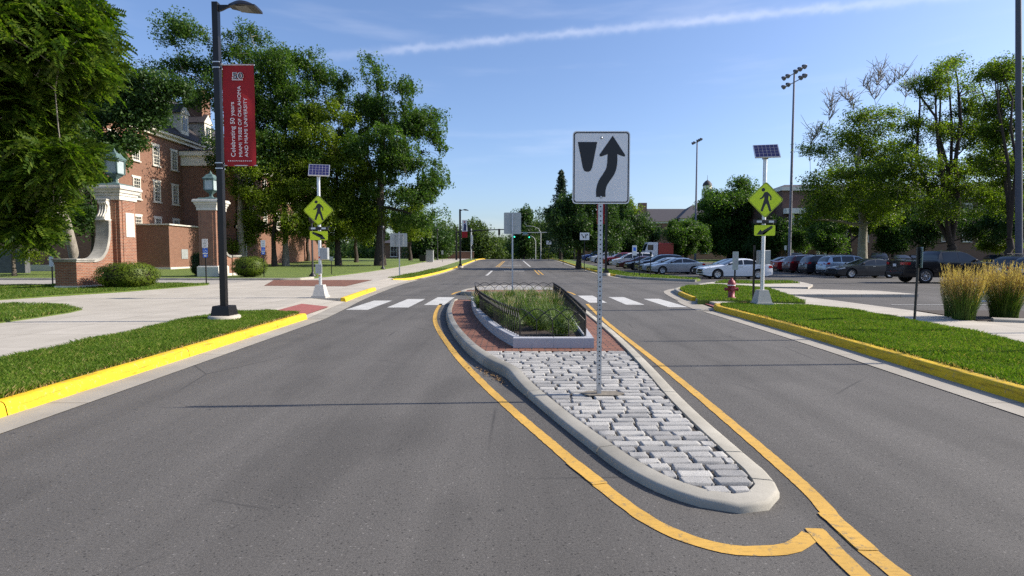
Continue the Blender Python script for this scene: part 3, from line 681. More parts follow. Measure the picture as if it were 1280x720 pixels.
# --- parking signs with the wheelchair symbol
def wheelchair(mb, k, M):
    mb.prism(circ(-.015 * k, .075 * k, .016 * k), .0015, M)
    mb.prism([(x * k, y * k) for x, y in [(-.03, .05), (-.005, .05), (.0, .0), (.045, 0), (.075, -.06), (.1, -.052), (.095, -.035), (.08, -.035), (.055, .02), (.005, .02), (.003, .03), (-.01, .05)]][::-1], .0015, M)
    q = [(.055 * k * math.cos(a), -.02 * k + .055 * k * math.sin(a)) for a in np.linspace(2.2, 5.6, 12)]
    mb.prism(q + [(x * .76, (y + .02 * k) * .76 - .02 * k) for x, y in q[::-1]], .0015, M)
def parking_sign(px, py, z, label, h, up=True, name='parking_sign', plates=True, w=.30, rz=0.):
    x, y = G(px, py, z); t = thing(name, label, 'parking sign', (x, y, z + gz(y)), rz, 'accessible parking signs')
    MB().mat(blackmetal).box((0, 0, h / 2), (.05, .04, h)).build('post', t)
    a = MB().mat(signwhite).prism(rrect(w, .46, .03), .004, FRONT(0, -.026, h - .23)).build('white_plate', t)
    m = MB().mat(signgrey)
    for k_, (zz, ww) in enumerate(((.13, .06), (.0, .17), (-.13, .13))):
        for j in range(int(ww / .03)): m.box((-ww / 2 + .015 + j * .03, -.0305, h - .23 + zz), (.02, .001, .05 + .01 * (j % 2)))
    m.build('lettering', a)
    b = MB().mat(signblue).prism(rrect(w * .82, .48, .03), .004, FRONT(0, -.026, h - .71)).build('blue_plate', t)
    m = MB().mat(signwhite); wheelchair(m, 1.25, FRONT(-.01, -.0302, h - .60)); m.box((0, -.0305, h - .745), (w * .82, .001, .06)); m.prism(rrect(.13, .09, .02), .0015, FRONT(0, -.0302, h - .86)); m.build('wheelchair_symbol', b)
    return t
parking_sign(258, 355.2, .155, 'blue and white accessible parking sign in front of the second brick gate pillar', 2.32)
parking_sign(330, 346.2, .2, 'blue and white accessible parking sign to the right of the clipped round shrub', 2.45)
def small_sign(name, label, px, py, z, h, plate, mat_, post=blackmetal, pz=None, extra=None, cat='sign', rz=0., pw=.05, Y=None):
    x, y = G(px, py, z)
    if Y: y = Y; x = AT(px, 320, Y)[0]
    t = thing(name, label, cat, (x, y, z + gz(y)), rz); MB().mat(post).box((0, 0, h / 2), (pw, pw * .8, h)).build('post', t)
    p = MB().mat(mat_).prism(rrect(plate[0], plate[1], .02), .006, FRONT(0, -pw * .4 - .007, (pz or h - plate[1] / 2))).build('sign_plate', t)
    if extra: m = MB().mat(signblack); extra(m, FRONT(0, -pw * .4 - .0145, (pz or h - plate[1] / 2))); m.build('sign_symbol', p)
    return t
ysym = plain('yellow_print', (.75, .5, .02))
s_ = small_sign('notice_sign', 'small white notice with a yellow disc left of the brick gate wall', 66, 356, .155, 1.42, (.22, .5), signwhite)
MB().mat(ysym).prism(circ(0, 0, .07), .002, FRONT(0, -.03, 1.23)).build('sign_symbol', s_)
def gsign(rz): pass
# dark post with the plate seen almost edge-on
x, y = G(1143, 401, .14)
t = thing('parking_sign', 'dark post at the pavement edge with a narrow plate turned almost edge on', 'parking sign', (x, y, .12), 0)
MB().mat(blackmetal).tube([(0, 0, 0), (.04, 0, 1.68)], .026, 8).build('post', t)
p = MB().mat(blackmetal).box((.0, 0, 1.45), (.02, .28, .47), math.radians(-33)).build('plate_back', t)
MB().mat(plain('pale_green_plate', (.42, .52, .47), .5)).box((.07, .0, 1.45), (.008, .30, .46), math.radians(-17)).build('sign_plate', t)
s_ = small_sign('parking_sign', 'narrow grey sign plate on a dark post directly behind the red hydrant', 918, 369, .145, 1.62, (.22, .68), plain('greyed_plate', (.36, .40, .38), .5))
MB().mat(signgrey).box((0, -.034, 1.45), (.12, .002, .1)).box((0, -.034, 1.22), (.08, .002, .16)).build('lettering', s_)
def keepsym(m, M):
    m.prism([(-.33, .2), (-.22, .2), (-.22, .14), (-.16, .07), (-.22, .02), (-.28, .1), (-.33, .1)][::-1], .002, M); m.prism([(-.18, .03), (-.06, -.08), (-.02, -.03), (-.02, -.2), (-.18, -.19), (-.12, -.14), (-.23, -.03)][::-1], .002, M)
    m.prism([(.08, -.22), (.15, -.22), (.15, -.02), (.26, .12), (.32, .07), (.32, .24), (.17, .22), (.22, .17), (.12, .04), (.12, .2), (.05, .2), (.06, .02)][::-1], .002, M)
small_sign('lane_sign', 'white lane sign with two black arrows on a dark post before the dark green tree', 730.5, 333.5, .13, 3.7, (.92, .72), signwhite, Y=56, extra=keepsym, pw=.07)
small_sign('lane_sign', 'small distant white lane sign, farther of the pair by the kerb', 686, 326.5, .13, 3.3, (.8, .62), signwhite, Y=95, extra=keepsym, pw=.08)
small_sign('road_sign', 'small pale sign plate under the dark tree beside the right kerb', 704, 330.5, .13, 2.6, (.6, .5), plain('shaded_plate', (.42, .46, .44)), Y=74, pw=.07)
small_sign('road_sign', 'little white plate beyond the white sedan, left of the tall floodlight pole', 981.5, 330, .0, 2.6, (.26, .48), signwhite, Y=62)
s_ = small_sign('parking_sign', 'white sign with a small blue symbol between the parked cars', 793, 346, .13, 2.25, (.34, .75), signwhite, Y=42)
MB().mat(signblue).prism(rrect(.2, .26, .02), .002, FRONT(0, -.032, 1.98)).build('wheelchair_symbol', s_)
for px, lb in ((801, 'thin dark post on the grass in front of the navy car'), (815, 'thin dark post on the grass by the nose of the silver sedan')):
    x, y = G(px, 345.5, .13); t = thing('marker_post', lb, 'post', (x, 41.5, .13)); MB().mat(blackmetal).box((0, 0, .9), (.05, .05, 1.8)).build('post', t); MB().mat(blackmetal).box((0, -.028, 1.62), (.16, .006, .3)).build('sign_plate', t)
# signs on the left far side, seen from behind
x, y = G(499.5, 345, .14); z1 = AT(498, 300, y)[1]
t = thing('road_sign', 'pair of grey sign backs on one post beside the left pavement', 'road sign', (x, y, .14))
MB().mat(galv).box((0, 0, 1.6), (.08, .06, 3.2)).build('post', t)
MB().mat(signback).prism(rrect(1.24, .98, .05), .006, FRONT(-.05, .06, z1 - .14)).build('sign_plate', t)
MB().mat(greybox).box((-.3, .02, z1 - .14), (.06, .05, .8)).box((.25, .02, z1 - .14), (.06, .05, .8)).box((0, .02, z1 + .2), (.6, .05, .05)).build('bracket', t)
small_sign('notice_sign', 'little grey notice on a short dark post on the lawn behind the left beacon', 414.5, 343, .2, 1.35, (.30, .3), signback)
# ------------------------------------------------------------------ street lamps and banners
def lamp(px, Y, label, z, h, armx, pw, head=True, group='black street lamps'):
    x = AT(px, 320, Y)[0]; t = thing('street_lamp', label, 'street lamp', (x, Y, z + gz(Y)), 0, group)
    MB().mat(concrete).lathe([(.34, -.1), (.34, .09), (.32, .11), (.0, .112)], n=24).build('footing', t)
    MB().mat(bronze).box((0, 0, .22), (.42, .42, .22), 0, .86, .01).build('base_cover', t)
    MB().mat(bronze).box((0, 0, h / 2 + .1), (pw, pw, h - .2), bev=.006).build('pole', t)
    if head:
        a = MB().mat(bronze); n = 10; vs, fs = [], []
        for i in range(n + 1):
            q = i / n; xx = pw / 2 + q * .34; top = h - .06 - .0 * q; bot = h - .19 + .09 * smooth(q * 1.3)
            vs += [(xx, -.03, bot), (xx, .03, bot), (xx, .03, top), (xx, -.03, top)]
        for i in range(n):
            for k in range(4): fs.append([4 * i + k, 4 * i + (k + 1) % 4, 4 * i + 4 + (k + 1) % 4, 4 * i + 4 + k])
        a.add(vs, fs).build('arm', t)
        hd = MB().mat(bronze); L = .62; vs, fs = [], []
        for i in range(11):
            q = i / 10; xx = pw / 2 + .26 + q * L; w = .10 + .13 * smooth(min(1, q * 2.2)) - .05 * max(0, q - .8); zc = h - .08 - .05 * q; th = .05 + .09 * math.sin(PI * min(1, q * 1.0 + .05)) ** .8
            vs += [(xx, -w, zc - .03), (xx, w, zc - .03), (xx, w * .9, zc + .01), (xx, w * .45, zc - .03 + th), (xx, -w * .45, zc - .03 + th), (xx, -w * .9, zc + .01)]
        for i in range(10):
            for k in range(6): fs.append([6 * i + k, 6 * i + (k + 1) % 6, 6 * i + 6 + (k + 1) % 6, 6 * i + 6 + k])
        fs += [[5, 4, 3, 2, 1, 0], [60 + k for k in range(6)]]
        hd.add(vs, fs); hd = hd.build('lamp_head', t)
        MB().mat(plain('lamp_lens_%d' % px, (.10, .10, .09), .3)).prism(rrect(.34, .34, .02), .004, Matrix.Translation((pw / 2 + .60, 0, h - .145))).build('lens', hd)
    return t
lamp(278.5, 12.85, 'tall black street lamp with a flat head standing in the left grass strip', .15, 7.02, 1, .125)
def banner(x, Y, z0, z1, w, label, plainb=False):
    t = thing('banner', label, 'banner', (x, Y, 0)); n, m = 14, 40; vs, fs = [], []
    for j in range(m + 1):
        for i in range(n + 1):
            u_, v_ = i / n, j / m
            vs.append((u_ * w, -.012 * math.sin(u_ * 9 + v_ * 4) * (1 - .5 * v_) - .01 * math.sin(v_ * 11 + u_ * 3), z0 + (z1 - z0) * v_))
    for j in range(m):
        for i in range(n): q = j * (n + 1) + i; fs.append([q, q + 1, q + n + 2, q + n + 1])
    return t, vs, fs
xb = AT(278.5, 320, 12.85)[0] + .065
bz0, bz1 = AT(278, 208, 12.85)[1], AT(278, 80, 12.85)[1]
bt, vs, fs = banner(xb + .04, 12.85, bz0, bz1, .70, 'red banner with white lettering hanging from the tall street lamp')
cl = MB().mat(redcloth).add(vs, fs, True); cloth = cl.build('cloth', bt)
for zz in (bz1 - .02, bz0 + .02):
    MB().mat(alum).tube([(-.05, 0, zz), (.72, 0, zz)], .013, 8).box((-.105, 0, zz + .05), (.15, .15, .02)).box((-.105, 0, zz - .07), (.15, .15, .02)).mat(bronze).box((-.06, 0, zz), (.06, .09, .16)).build('bracket', bt)
H_ = bz1 - bz0; up = lambda x, z, y=-.034: Matrix(((0, -1, 0, x), (0, 0, -1, y), (1, 0, 0, z), (0, 0, 0, 1)))
lettering('Celebrating 50 years', .135, up(.255, bz0 + .20), cloth, whiteprint, H_ * .535)
lettering('MIAMI TRIBE OF OKLAHOMA', .105, up(.41, bz0 + .20), cloth, whiteprint, H_ * .69, .0)
lettering('AND MIAMI UNIVERSITY', .105, up(.54, bz0 + .20), cloth, whiteprint, H_ * .58, .0)
lettering('50', .19, FRONT(.228, -.034, bz1 - .33), cloth, whiteprint, .25, .010, 'emblem_outline'); lettering('50', .19, FRONT(.237, -.0375, bz1 - .33), cloth, signblack, .228, .002, 'emblem')
m = MB().mat(whiteprint); m.box((.345, -.036, bz1 - .355), (.24, .003, .014))
for i in range(13): m.prism([(-.016, 0), (0, -.012), (.016, 0), (0, .012)], .002, FRONT(.1 + i * .042, -.034, bz0 + .115))
m.build('border_pattern', cloth)
# distant lamps
l2 = lamp(575.3, 66, 'slim black street lamp with a flat arm by the far left kerb', .14, AT(575, 262, 66)[1] - gz(66) - .1, 1, .2)
xb = AT(576.3, 320, 66)[0]
t, vs, fs = banner(xb + .12, 66, AT(0, 297, 66)[1], AT(0, 275, 66)[1], .62, 'white and red banner on the distant street lamp left of the traffic signal')
c2 = MB().mat(signwhite).add(vs, fs).build('cloth', t); zb = AT(0, 297, 66)[1]
MB().mat(redcloth).box((.31, -.03, zb + .35), (.63, .01, .70)).mat(plain('navy_print', (.03, .04, .12))).prism([(-.15, -.4), (.16, -.45), (.2, .1), (.08, .45), (-.1, .4)], .006, FRONT(.33, -.03, zb + 1.2)).mat(redcloth).box((.3, -.03, zb + 1.8), (.2, .008, .14)).build('printed_panel', c2)
lamp(757.5, 45.5, 'black street lamp partly hidden behind the keep right sign', .13, 7.6, 1, .16)
t, vs, fs = banner(AT(757, 320, 45.5)[0] - .72, 45.5, AT(0, 280, 45.5)[1], AT(0, 254, 45.5)[1] + .55, .62, 'red banner mostly hidden behind the post of the keep right sign'); MB().mat(redcloth).add(vs, fs, True).build('cloth', t)
x, y = G(391, 345.5, .2)
def park_lamp(x, y, z, h, label):
    t = thing('park_lamp', label, 'lamp post', (x, y, z + gz(y)), 0, 'slim dark lamp posts on the lawn')
    MB().mat(blackmetal).lathe([(.25, 0), (.25, .08), (.12, .2), (.07, .35), (.055, h - .5), (.05, h - .45)], n=12).build('pole', t)
    MB().mat(blackmetal).lathe([(.06, h - .45), (.17, h - .40), (.20, h - .05), (.05, h)], n=12).build('lamp_head', t)
park_lamp(x, y, .2, 4.1, 'slim dark lamp post on the lawn just behind the left crossing beacon')
park_lamp(AT(478.5, 320, 58)[0], 58, .2, 4.4, 'slim dark lamp post in front of the big oak trunk')
park_lamp(AT(547, 320, 95)[0], 95, .2, 5.2, 'slim dark lamp post by the far utility cabinet')
# off-frame lamps whose shadows cross the right lane
for xx, yy, hh, lb_ in ((12.9, 8.75, 7.2, 'thin dark pole just outside the right edge of the picture, the nearer one'), (13.8, 11.2, 7.4, 'thin dark pole just outside the right edge of the picture, the farther one')):
    t = thing('pole', lb_, 'pole', (xx, yy, .1)); MB().mat(bronze).tube([(0, 0, 0), (0, 0, hh)], [.06, .035], 10).build('shaft', t); MB().mat(bronze).lathe([(.16, 0), (.16, .04), (.07, .12)], n=12).build('base', t)
# --- flood light masts and poles
mastm = plain('shade_toned_mast_steel', (.20, .20, .24), .55, .2)  # steel toned darker so the colour carries the mast's shaded side
def mast(px, base, Y, top, label, rows, r):
    x, zt = AT(px, top, Y); t = thing('floodlight_mast', label, 'floodlight mast', (x, Y, gz(Y)), 0, 'tall floodlight masts over the car park'); h = zt - gz(Y)
    MB().mat(mastm).tube([(0, 0, 0), (0, 0, h)], [r, r * .55], 12).build('pole', t)
    for k, dz in enumerate(rows):
        a = Matrix.Rotation(math.radians(-86), 4, 'Z')
        MB().mat(greybox).tube([a @ Vector((-2.1, 0, h - dz)), a @ Vector((2.1, 0, h - dz))], .05, 6).build('crossarm', t)
        for s in ((-2.0, -1.2, .3, 1.1, 1.9) if k == 0 else (-2.0, -1.1, 1.3, 2.0)):
            p = a @ Vector((s, -.1, h - dz + .12)); f = MB().mat(bronze); M = Matrix.Translation(p) @ Matrix.Rotation(math.radians(25), 4, 'Z') @ Matrix.Rotation(math.radians(125), 4, 'X')
            f.lathe([(.10, -.28), (.16, -.2), (.26, .1)], n=10); f.mat(mastm).lathe([(.27, .1), (.30, .3), (.26, .302)], n=10); f.v = [M @ (Vector(v) * .8) for v in f.v]; f.build('floodlight', t)
mast(993, 321, 62, 88, 'tall steel floodlight mast with two rows of lamps', (.3, 1.25), .17)
mast(871.5, 328, 105, 175, 'distant thin floodlight mast left of the right beacon', (.3,), .22)
x = AT(1275.5, 320, 34)[0]
t = thing('utility_pole', 'very tall grey pole at the right edge behind the tan grass clumps', 'pole', (x, 34, 0)); MB().mat(plain('shade_toned_pole', (.075, .078, .10), .6)).tube([(0, 0, 0), (-1.15, 0, 22)], [.19, .13], 12).build('pole', t); MB().mat(greybox).lathe([(.34, 0), (.34, .3), (.26, .35)], n=16).build('base', t)  # pole shading is put into its darkened base colour
# --- traffic signals
def head(parent, p, lit, name='signal_head', back=False):
    h = MB().mat(darkplastic).box(p, (.36, .22, 1.07), bev=.02).build(name, parent)
    for k in range(3):
        M = FRONT(p[0], p[1] - .112, p[2] + .34 - .34 * k)
        MB().mat(greenlamp if (lit and k == 2) else m_dark).prism(circ(0, 0, .14, 16), .006, M).build('lens', h)
        v = MB().mat(darkplastic); q = [(.16 * math.cos(a), .16 * math.sin(a)) for a in np.linspace(-.3, PI + .3, 12)]
        v.prism(q + [(xx * .92, yy * .92) for xx, yy in q[::-1]], .2, M); v.build('visor', h)
m_dark = plain('unlit_lens', (.03, .02, .02), .3)
def signal(px, Y, label, armpx, armpy, heads, lit, h, side):
    x = AT(px, 320, Y)[0]; z = gz(Y); t = thing('traffic_signal', label, 'traffic signal', (x, Y, z), 0, 'traffic signals at the far junction')
    MB().mat(bronze).tube([(0, 0, 0), (0, 0, h - z)], [.17, .12], 10).build('pole', t)
    x2, z2 = AT(armpx, armpy, Y); hz = AT(0, armpy + (4 if side > 0 else -1), Y)[1]
    MB().mat(bronze if side > 0 else greybox).tube([(0, 0, hz - z), ((x2 - x) * .5, 0, hz - z + (z2 - hz) * .75), (x2 - x, 0, z2 - z)], [.12, .1, .07], 8).build('mast_arm', t)
    for hp, hy_ in heads:
        a, b = AT(hp, hy_, Y); head(t, (a - x, -.22, b - z), lit)
    return t
signal(570.5, 100, 'dark traffic signal mast with a long arm reaching over the road from the left', 643, 286.5, [(624, 290)], False, AT(0, 283.5, 100)[1], 1)
ts = signal(718, 118, 'traffic signal with green lamps on an arm from the right', 640, 291, [(643, 294), (661.5, 294.5)], True, AT(0, 270, 118)[1], -1)
a, b = AT(656.5, 291.5, 118); MB().mat(plain('teal_street_sign', (.25, .40, .42))).box((a - ts.location.x, -.3, b - ts.location.z), (.9, .03, .4)).build('street_name_plate', ts)
x = AT(589, 320, 104)[0]; t = thing('signal_post', 'short dark signal post with a pale plate by the far left corner', 'signal post', (x, 104, gz(104) + .1))
MB().mat(galv).tube([(0, 0, 0), (0, 0, 5.6)], .14, 10).build('pole', t); MB().mat(signwhite).box((.16, -.16, 3.6), (.36, .02, 1.7)).build('sign_plate', t); MB().mat(darkplastic).box((-.3, -.1, 5.4), (.5, .3, .8), bev=.03).build('signal_head', t); MB().mat(darkplastic).box((.3, -.1, 2.3), (.3, .25, .4), bev=.03).build('signal_head', t)
def cobra(px, Y, top, label):
    x, zt = AT(px, top, Y); t = thing('street_lamp', label, 'street lamp', (x, Y, gz(Y)), 0, 'pale curved street lamps at the junction'); h = zt - gz(Y)
    MB().mat(greybox).tube([(0, 0, 0), (0, 0, h - 1.4), (-.5, 0, h - .5), (-1.6, 0, h), (-2.6, 0, h + .1)], [.13, .085, .065, .05, .045], 8).build('pole', t); MB().mat(greybox).box((-2.9, 0, h + .06), (.8, .26, .13), bev=.03).build('lamp_head', t)
cobra(676, 125, 283, 'taller pale curved street lamp beyond the green signals'); cobra(669.5, 140, 294, 'shorter pale curved street lamp beyond the green signals')
# cabinets and bins
x = AT(537.5, 320, 84)[0]; t = thing('utility_cabinet', 'pale green utility cabinet on the far lawn', 'cabinet', (x, 84, gz(84) + .2))
MB().mat(greybox).box((0, 0, .85), (1.0, .8, 1.7), bev=.03).build('cabinet_body', t); MB().mat(greybox).box((0, 0, 1.73), (1.1, .9, .06)).build('lid', t)
x = AT(528.5, 320, 88)[0]; t = thing('litter_bin', 'low black bin beside the pale green cabinet', 'bin', (x, 88, gz(88) + .2)); MB().mat(blackmetal).box((0, 0, .42), (.95, .7, .85), 0, 1.05, .03).build('bin_body', t); MB().mat(blackmetal).box((0, 0, .9), (1.02, .78, .1), bev=.03).build('lid', t)
small_sign('notice_sign', 'tiny pale sign by the far left pavement near the cabinet', 553, 326, .2, 1.7, (.3, .6), signback, Y=84)
# ------------------------------------------------------------------ gate pillars
YZ = lambda x0, y0, z0: Matrix(((0, 0, 1, x0), (1, 0, 0, y0), (0, 1, 0, z0), (0, 0, 0, 1)))
def gate_pillar(x, y, z, label):
    t = thing('gate_pillar', label, 'gate pillar', (x, y, z), 0, 'brick gate pillars with copper lanterns')
    b = MB().mat(brickdark).box((0, 0, 2.45), (1.06, 1.16, 3.5))
    for sx in (-1, 1): b.box((sx * .545, 0, 2.45), (.03, .80, 3.5))
    for sy in (-1, 1): b.box((0, sy * .595, 2.45), (.72, .03, 3.5))
    b.build('shaft', t)
    MB().mat(limestone).box((0, 0, .33), (1.3, 1.36, .66), bev=.03).box((0, 0, .685), (1.2, 1.26, .05)).build('plinth', t)
    MB().mat(limestone).box((0, 0, 4.30), (1.2, 1.28, .20), bev=.01).box((0, 0, 4.47), (1.27, 1.35, .14), bev=.02).box((0, 0, 4.62), (1.36, 1.44, .16), 0, 1.06, .0).box((0, 0, 4.77), (1.56, 1.64, .14), bev=.02).box((0, 0, 4.87), (1.48, 1.56, .06)).build('capital', t)
    MB().mat(limestone).box((.572, .1, 3.02), (.03, .62, 1.18), bev=.005).build('plaque', t)
    lt = MB().mat(copper).box((0, 0, 4.95), (1.2, 1.2, .10), 0, .86).box((0, 0, 5.03), (.5, .5, .07), 0, .8).lathe([(.19, 5.06), (.10, 5.14), (.09, 5.24), (.18, 5.33), (.28, 5.40), (.34, 5.46), (.34, 5.50)], n=4, smooth=False).build('lantern_base', t)
    la = MB().mat(copper)
    for sx in (-1, 1):
        for sy in (-1, 1): la.box((sx * .28, sy * .28, 5.84), (.05, .05, .70))
    la.box((0, 0, 5.51), (.61, .61, .05)).box((0, 0, 6.19), (.66, .66, .06))
    la = la.build('lantern_cage', t)
    MB().mat(frost).box((0, 0, 5.845), (.53, .53, .62)).build('lantern_glass', la)
    MB().mat(copper).lathe([(.51, 6.22), (.50, 6.26), (.37, 6.36), (.27, 6.50), (.16, 6.53), (.14, 6.56)], n=4, smooth=False).lathe([(.05, 6.55), (.09, 6.61), (.04, 6.66), (.02, 6.76)], n=10).build('lantern_roof', la)
    # the low end pier and the wall that sweeps up to the pillar
    cv = [(-2.02, 1.22), (-1.7, 1.24), (-1.35, 1.38), (-1.02, 1.75), (-.83, 2.3), (-.77, 2.8), (-.76, 3.2)]
    cv = spline(cv, .12)
    w = MB().mat(brickdark); w.prism([(-2.05, .16)] + cv + [(-.58, 3.2), (-.58, .16)], .50, YZ(-.33, 0, 0)); w.box((-.24, -2.55, .70), (.95, 1.0, 1.08)); w.build('wing_wall', t)
    MB().mat(limestone).box((-.24, -2.55, .09), (1.03, 1.08, .18)).box((-.08, -1.3, .08), (.56, 1.5, .16)).build('wing_plinth', t)
    c = MB().mat(limeold); c.box((-.24, -2.55, 1.275), (1.06, 1.1, .08), bev=.012).box((-.24, -2.55, 1.345), (1.14, 1.18, .07), bev=.012)
    N_ = normals2(cv); c.prism([tuple(p) for p in cv] + [(p[0] + n[0] * .15, p[1] + n[1] * .15) for p, n in zip(cv, N_)][::-1], .62, YZ(-.39, 0, 0)); c.build('coping', t)
    s = MB().mat(limestone); pr = spline([(-.58, 3.2), (-.98, 3.2), (-1.03, 3.32), (-.98, 3.46), (-.90, 3.52), (-.86, 3.62), (-.80, 3.8), (-.78, 3.92), (-.88, 4.0), (-.89, 4.12), (-.80, 4.18), (-.58, 4.18)], .05)
    s.prism(pr, .40, YZ(-.28, 0, 0)); s.box((-.08, -.80, 3.23), (.48, .5, .07), bev=.01); s.box((-.08, -.74, 4.19), (.46, .34, .06), bev=.01)
    for q in (-.2, -.08, .04): s.tube([(q, -1.0, 3.3), (q, -1.02, 3.4), (q, -.9, 3.55), (q, -.83, 3.75), (q, -.82, 3.95), (q, -.9, 4.05)], .035, 6)
    s.build('scroll_bracket', t)
    return t
gate_pillar(-19.45, 28.15, .1, 'brick gate pillar with white plaque and curved wing wall, nearest one beside the clipped shrub')
gp2 = gate_pillar(-20.42, 38.9, .2, 'second brick gate pillar, partly hidden behind the tall black street lamp'); gp2.scale = (1.1, -1.08, 1.06)
# ------------------------------------------------------------------ buildings
def win_mesh(w, h, nx, ny, arch=False):
    f = MB().mat(trimw); t = .09
    f.box((-w / 2 + t / 2, -.03, 0), (t, .10, h)).box((w / 2 - t / 2, -.03, 0), (t, .10, h)).box((0, -.03, h / 2 - t / 2), (w - 2 * t, .10, t)).box((0, -.03, -h / 2 + t / 2), (w - 2 * t, .10, t)).box((0, -.03, 0), (w - 2 * t, .08, .07))
    for i in range(1, nx): f.box((-w / 2 + i * w / nx, -.02, 0), (.032, .05, h - 2 * t))
    for j in range(1, ny): f.box((0, -.021, -h / 2 + j * h / ny), (w - 2 * t, .046, .032))
    f.mat(limestone).box((0, -.06, -h / 2 - .06), (w + .24, .2, .12)).box((0, -.02, h / 2 + .09), (w + .3, .06, .18))
    p = MB().mat(glass).box((0, .01, 0), (w - .1, .03, h - .1))
    return f, p
class Wins:
    def __init__(s, w, h, nx, ny): s.k = (w, h, nx, ny); s.fm = s.pm = None
    def put(s, parent, loc, rz):
        if s.fm is None:
            f, p = win_mesh(*s.k); o = f.build('window', parent); q = p.build('pane', o); s.fm, s.pm = o.data, q.data
        else:
            o = link('window', s.fm, parent); q = link('pane', s.pm, o)
        o.location = loc; o.rotation_euler = (0, 0, rz); return o
hall = thing('brick_hall', 'large brick hall with white framed windows, dormers and a dark roof behind the left gate', 'building', (-38, 52, 0))
W1 = Wins(1.15, 2.15, 4, 6)
MB().mat(brickwall).box((-10, 16, 7.2), (20, 32, 14.8)).build('wall', hall)
MB().mat(limestone).box((-9.95, 15.95, .5), (20.2, 32.2, .6)).build('plinth', hall)
c = MB().mat(trimw).box((-9.9, 15.9, 14.55), (20.5, 32.5, .35)).box((-9.8, 15.8, 14.85), (21.1, 33.1, .25)); c.build('cornice', hall)
r = MB().mat(slate); r.add([(.9, -.9, 14.98), (.9, 32.9, 14.98), (-20.9, 32.9, 14.98), (-20.9, -.9, 14.98), (-7, 6, 22.3), (-7, 26, 22.3), (-13, 26, 22.3), (-13, 6, 22.3)], [[0, 1, 5, 4], [1, 2, 6, 5], [2, 3, 7, 6], [3, 0, 4, 7], [4, 5, 6, 7]]); rf = r.build('roof', hall)
for yy in (2.7, 6., 9.3, 12.6):
    for zz in (12.3, 8.45, 4.6): W1.put(hall, (.03, yy, zz), PI / 2)
for xx in (-3, -7, -11, -15):
    for zz in (12.3, 8.45, 4.6): W1.put(hall, (xx, -.03, zz), 0)
for yy in (9.5, 14.5, 19.5, 4.5):
    d = MB().mat(trimw).box((-.9, yy, 16.7), (2.4, 1.5, 2.4)); d.prism([(yy - 1.0, 17.9), (yy + 1.0, 17.9), (yy, 19.0)], .12, YZ(.3, 0, 0))
    d.mat(slate).add([(.42, yy - 1.1, 17.88), (.42, yy, 19.1), (-4, yy, 19.1), (-4, yy - 1.1, 17.88), (.42, yy + 1.1, 17.88), (-4, yy + 1.1, 17.88)], [[0, 1, 2, 3], [1, 4, 5, 2]]); d = d.build('dormer', hall)
    MB().mat(glass).box((.31, yy, 16.75), (.04, .85, 1.5)).mat(trimw).box((.335, yy, 16.75), (.03, .05, 1.5)).box((.335, yy, 16.75), (.028, .85, .05)).build('window', d)
ch = MB().mat(brickwall).box((-1.4, 20.2, 18.5), (2.4, 2.0, 7.2)).box((-.15, 20.2, 18.3), (.1, .9, 6.4)).box((-1.4, 20.2, 21.7), (2.7, 2.3, .5)).build('chimney', rf)
wg = MB().mat(brickwall).box((2.9, 30.2, 6.8), (6.2, 32, 13.6)).build('side_wing', hall)
MB().mat(trimw).box((2.95, 30.15, 12.5), (6.6, 32.4, 1.1)).box((3.0, 30.1, 13.3), (7.2, 33, .5)).mat(slate).box((3.0, 30.1, 13.75), (7.4, 33.2, .4), 0, .93).build('cornice', wg)
for yy in (18, 22, 26, 30, 34):
    for zz in (10.2, 6.3): W1.put(hall, (6.03, yy, zz), PI / 2)
en = MB().mat(trimw).box((6.1, 15.3, 2.6), (.5, 1.6, 4.6)).box((6.15, 15.3, 5.0), (.8, 2.2, .4)).build('entrance_surround', hall); MB().mat(glass).box((6.37, 15.3, 2.2), (.03, 1.0, 3.4)).build('door', en)
MB().mat(brickwall).box((1.9, 8.0, 2.4), (3.7, 6.0, 4.6)).mat(limestone).box((1.95, 7.95, 4.75), (3.95, 6.2, .14)).box((1.95, 7.95, .35), (3.85, 6.1, .25)).build('low_wing', hall)
MB().mat(greybox).box((3.77, 7.6, 1.8), (.04, 1.15, 1.0)).build('louvre_panel', hall)
gw = thing('garden_wall', 'long dark grey garden wall at the left edge behind the small maple', 'wall', (-47, 47, .15)); MB().mat(plain('grey_render', (.10, .105, .11), .9, var=.3)).box((0, 0, .95), (14, .5, 1.9)).build('wall_body', gw); MB().mat(limeold).box((0, 0, 1.95), (14.2, .7, .1)).build('coping', gw)
# far campus building behind the car park
fb = thing('campus_building', 'distant brick building with hipped dark roof and chimney behind the parked cars', 'building', (48, 150, gz(150)))
W2 = Wins(1.6, 2.6, 2, 3)
fz = -gz(150)
brickfar = m_brick('far_brick', (.30, .13, .085), (.24, .10, .065), (.30, .24, .20))
MB().mat(brickfar).box((0, 8, 5.4 + fz / 2), (58, 16, 11 + fz)).box((2.5, -1.0, 5.6 + fz / 2), (13, 2.2, 11.4 + fz)).build('wall', fb)
MB().mat(trimw).box((0, 7.9, 10.4 + fz), (58.6, 16.6, .5)).box((2.5, -1.05, 11.0 + fz), (13.6, 2.6, .7)).build('cornice', fb)
def hip(mb, x0, x1, y0, y1, z0, z1, ins):
    return mb.add([(x0, y0, z0), (x1, y0, z0), (x1, y1, z0), (x0, y1, z0), (x0 + ins, (y0 + y1) / 2, z1), (x1 - ins, (y0 + y1) / 2, z1)], [[0, 1, 5, 4], [1, 2, 5], [2, 3, 4, 5], [3, 0, 4]])
rf = hip(hip(MB().mat(slate), -29.8, 29.8, -.7, 17, 10.6 + fz, 14.6 + fz, 7), -5, 10, -2.8, 14, 11.35 + fz, 15.4 + fz, 6).build('roof', fb)
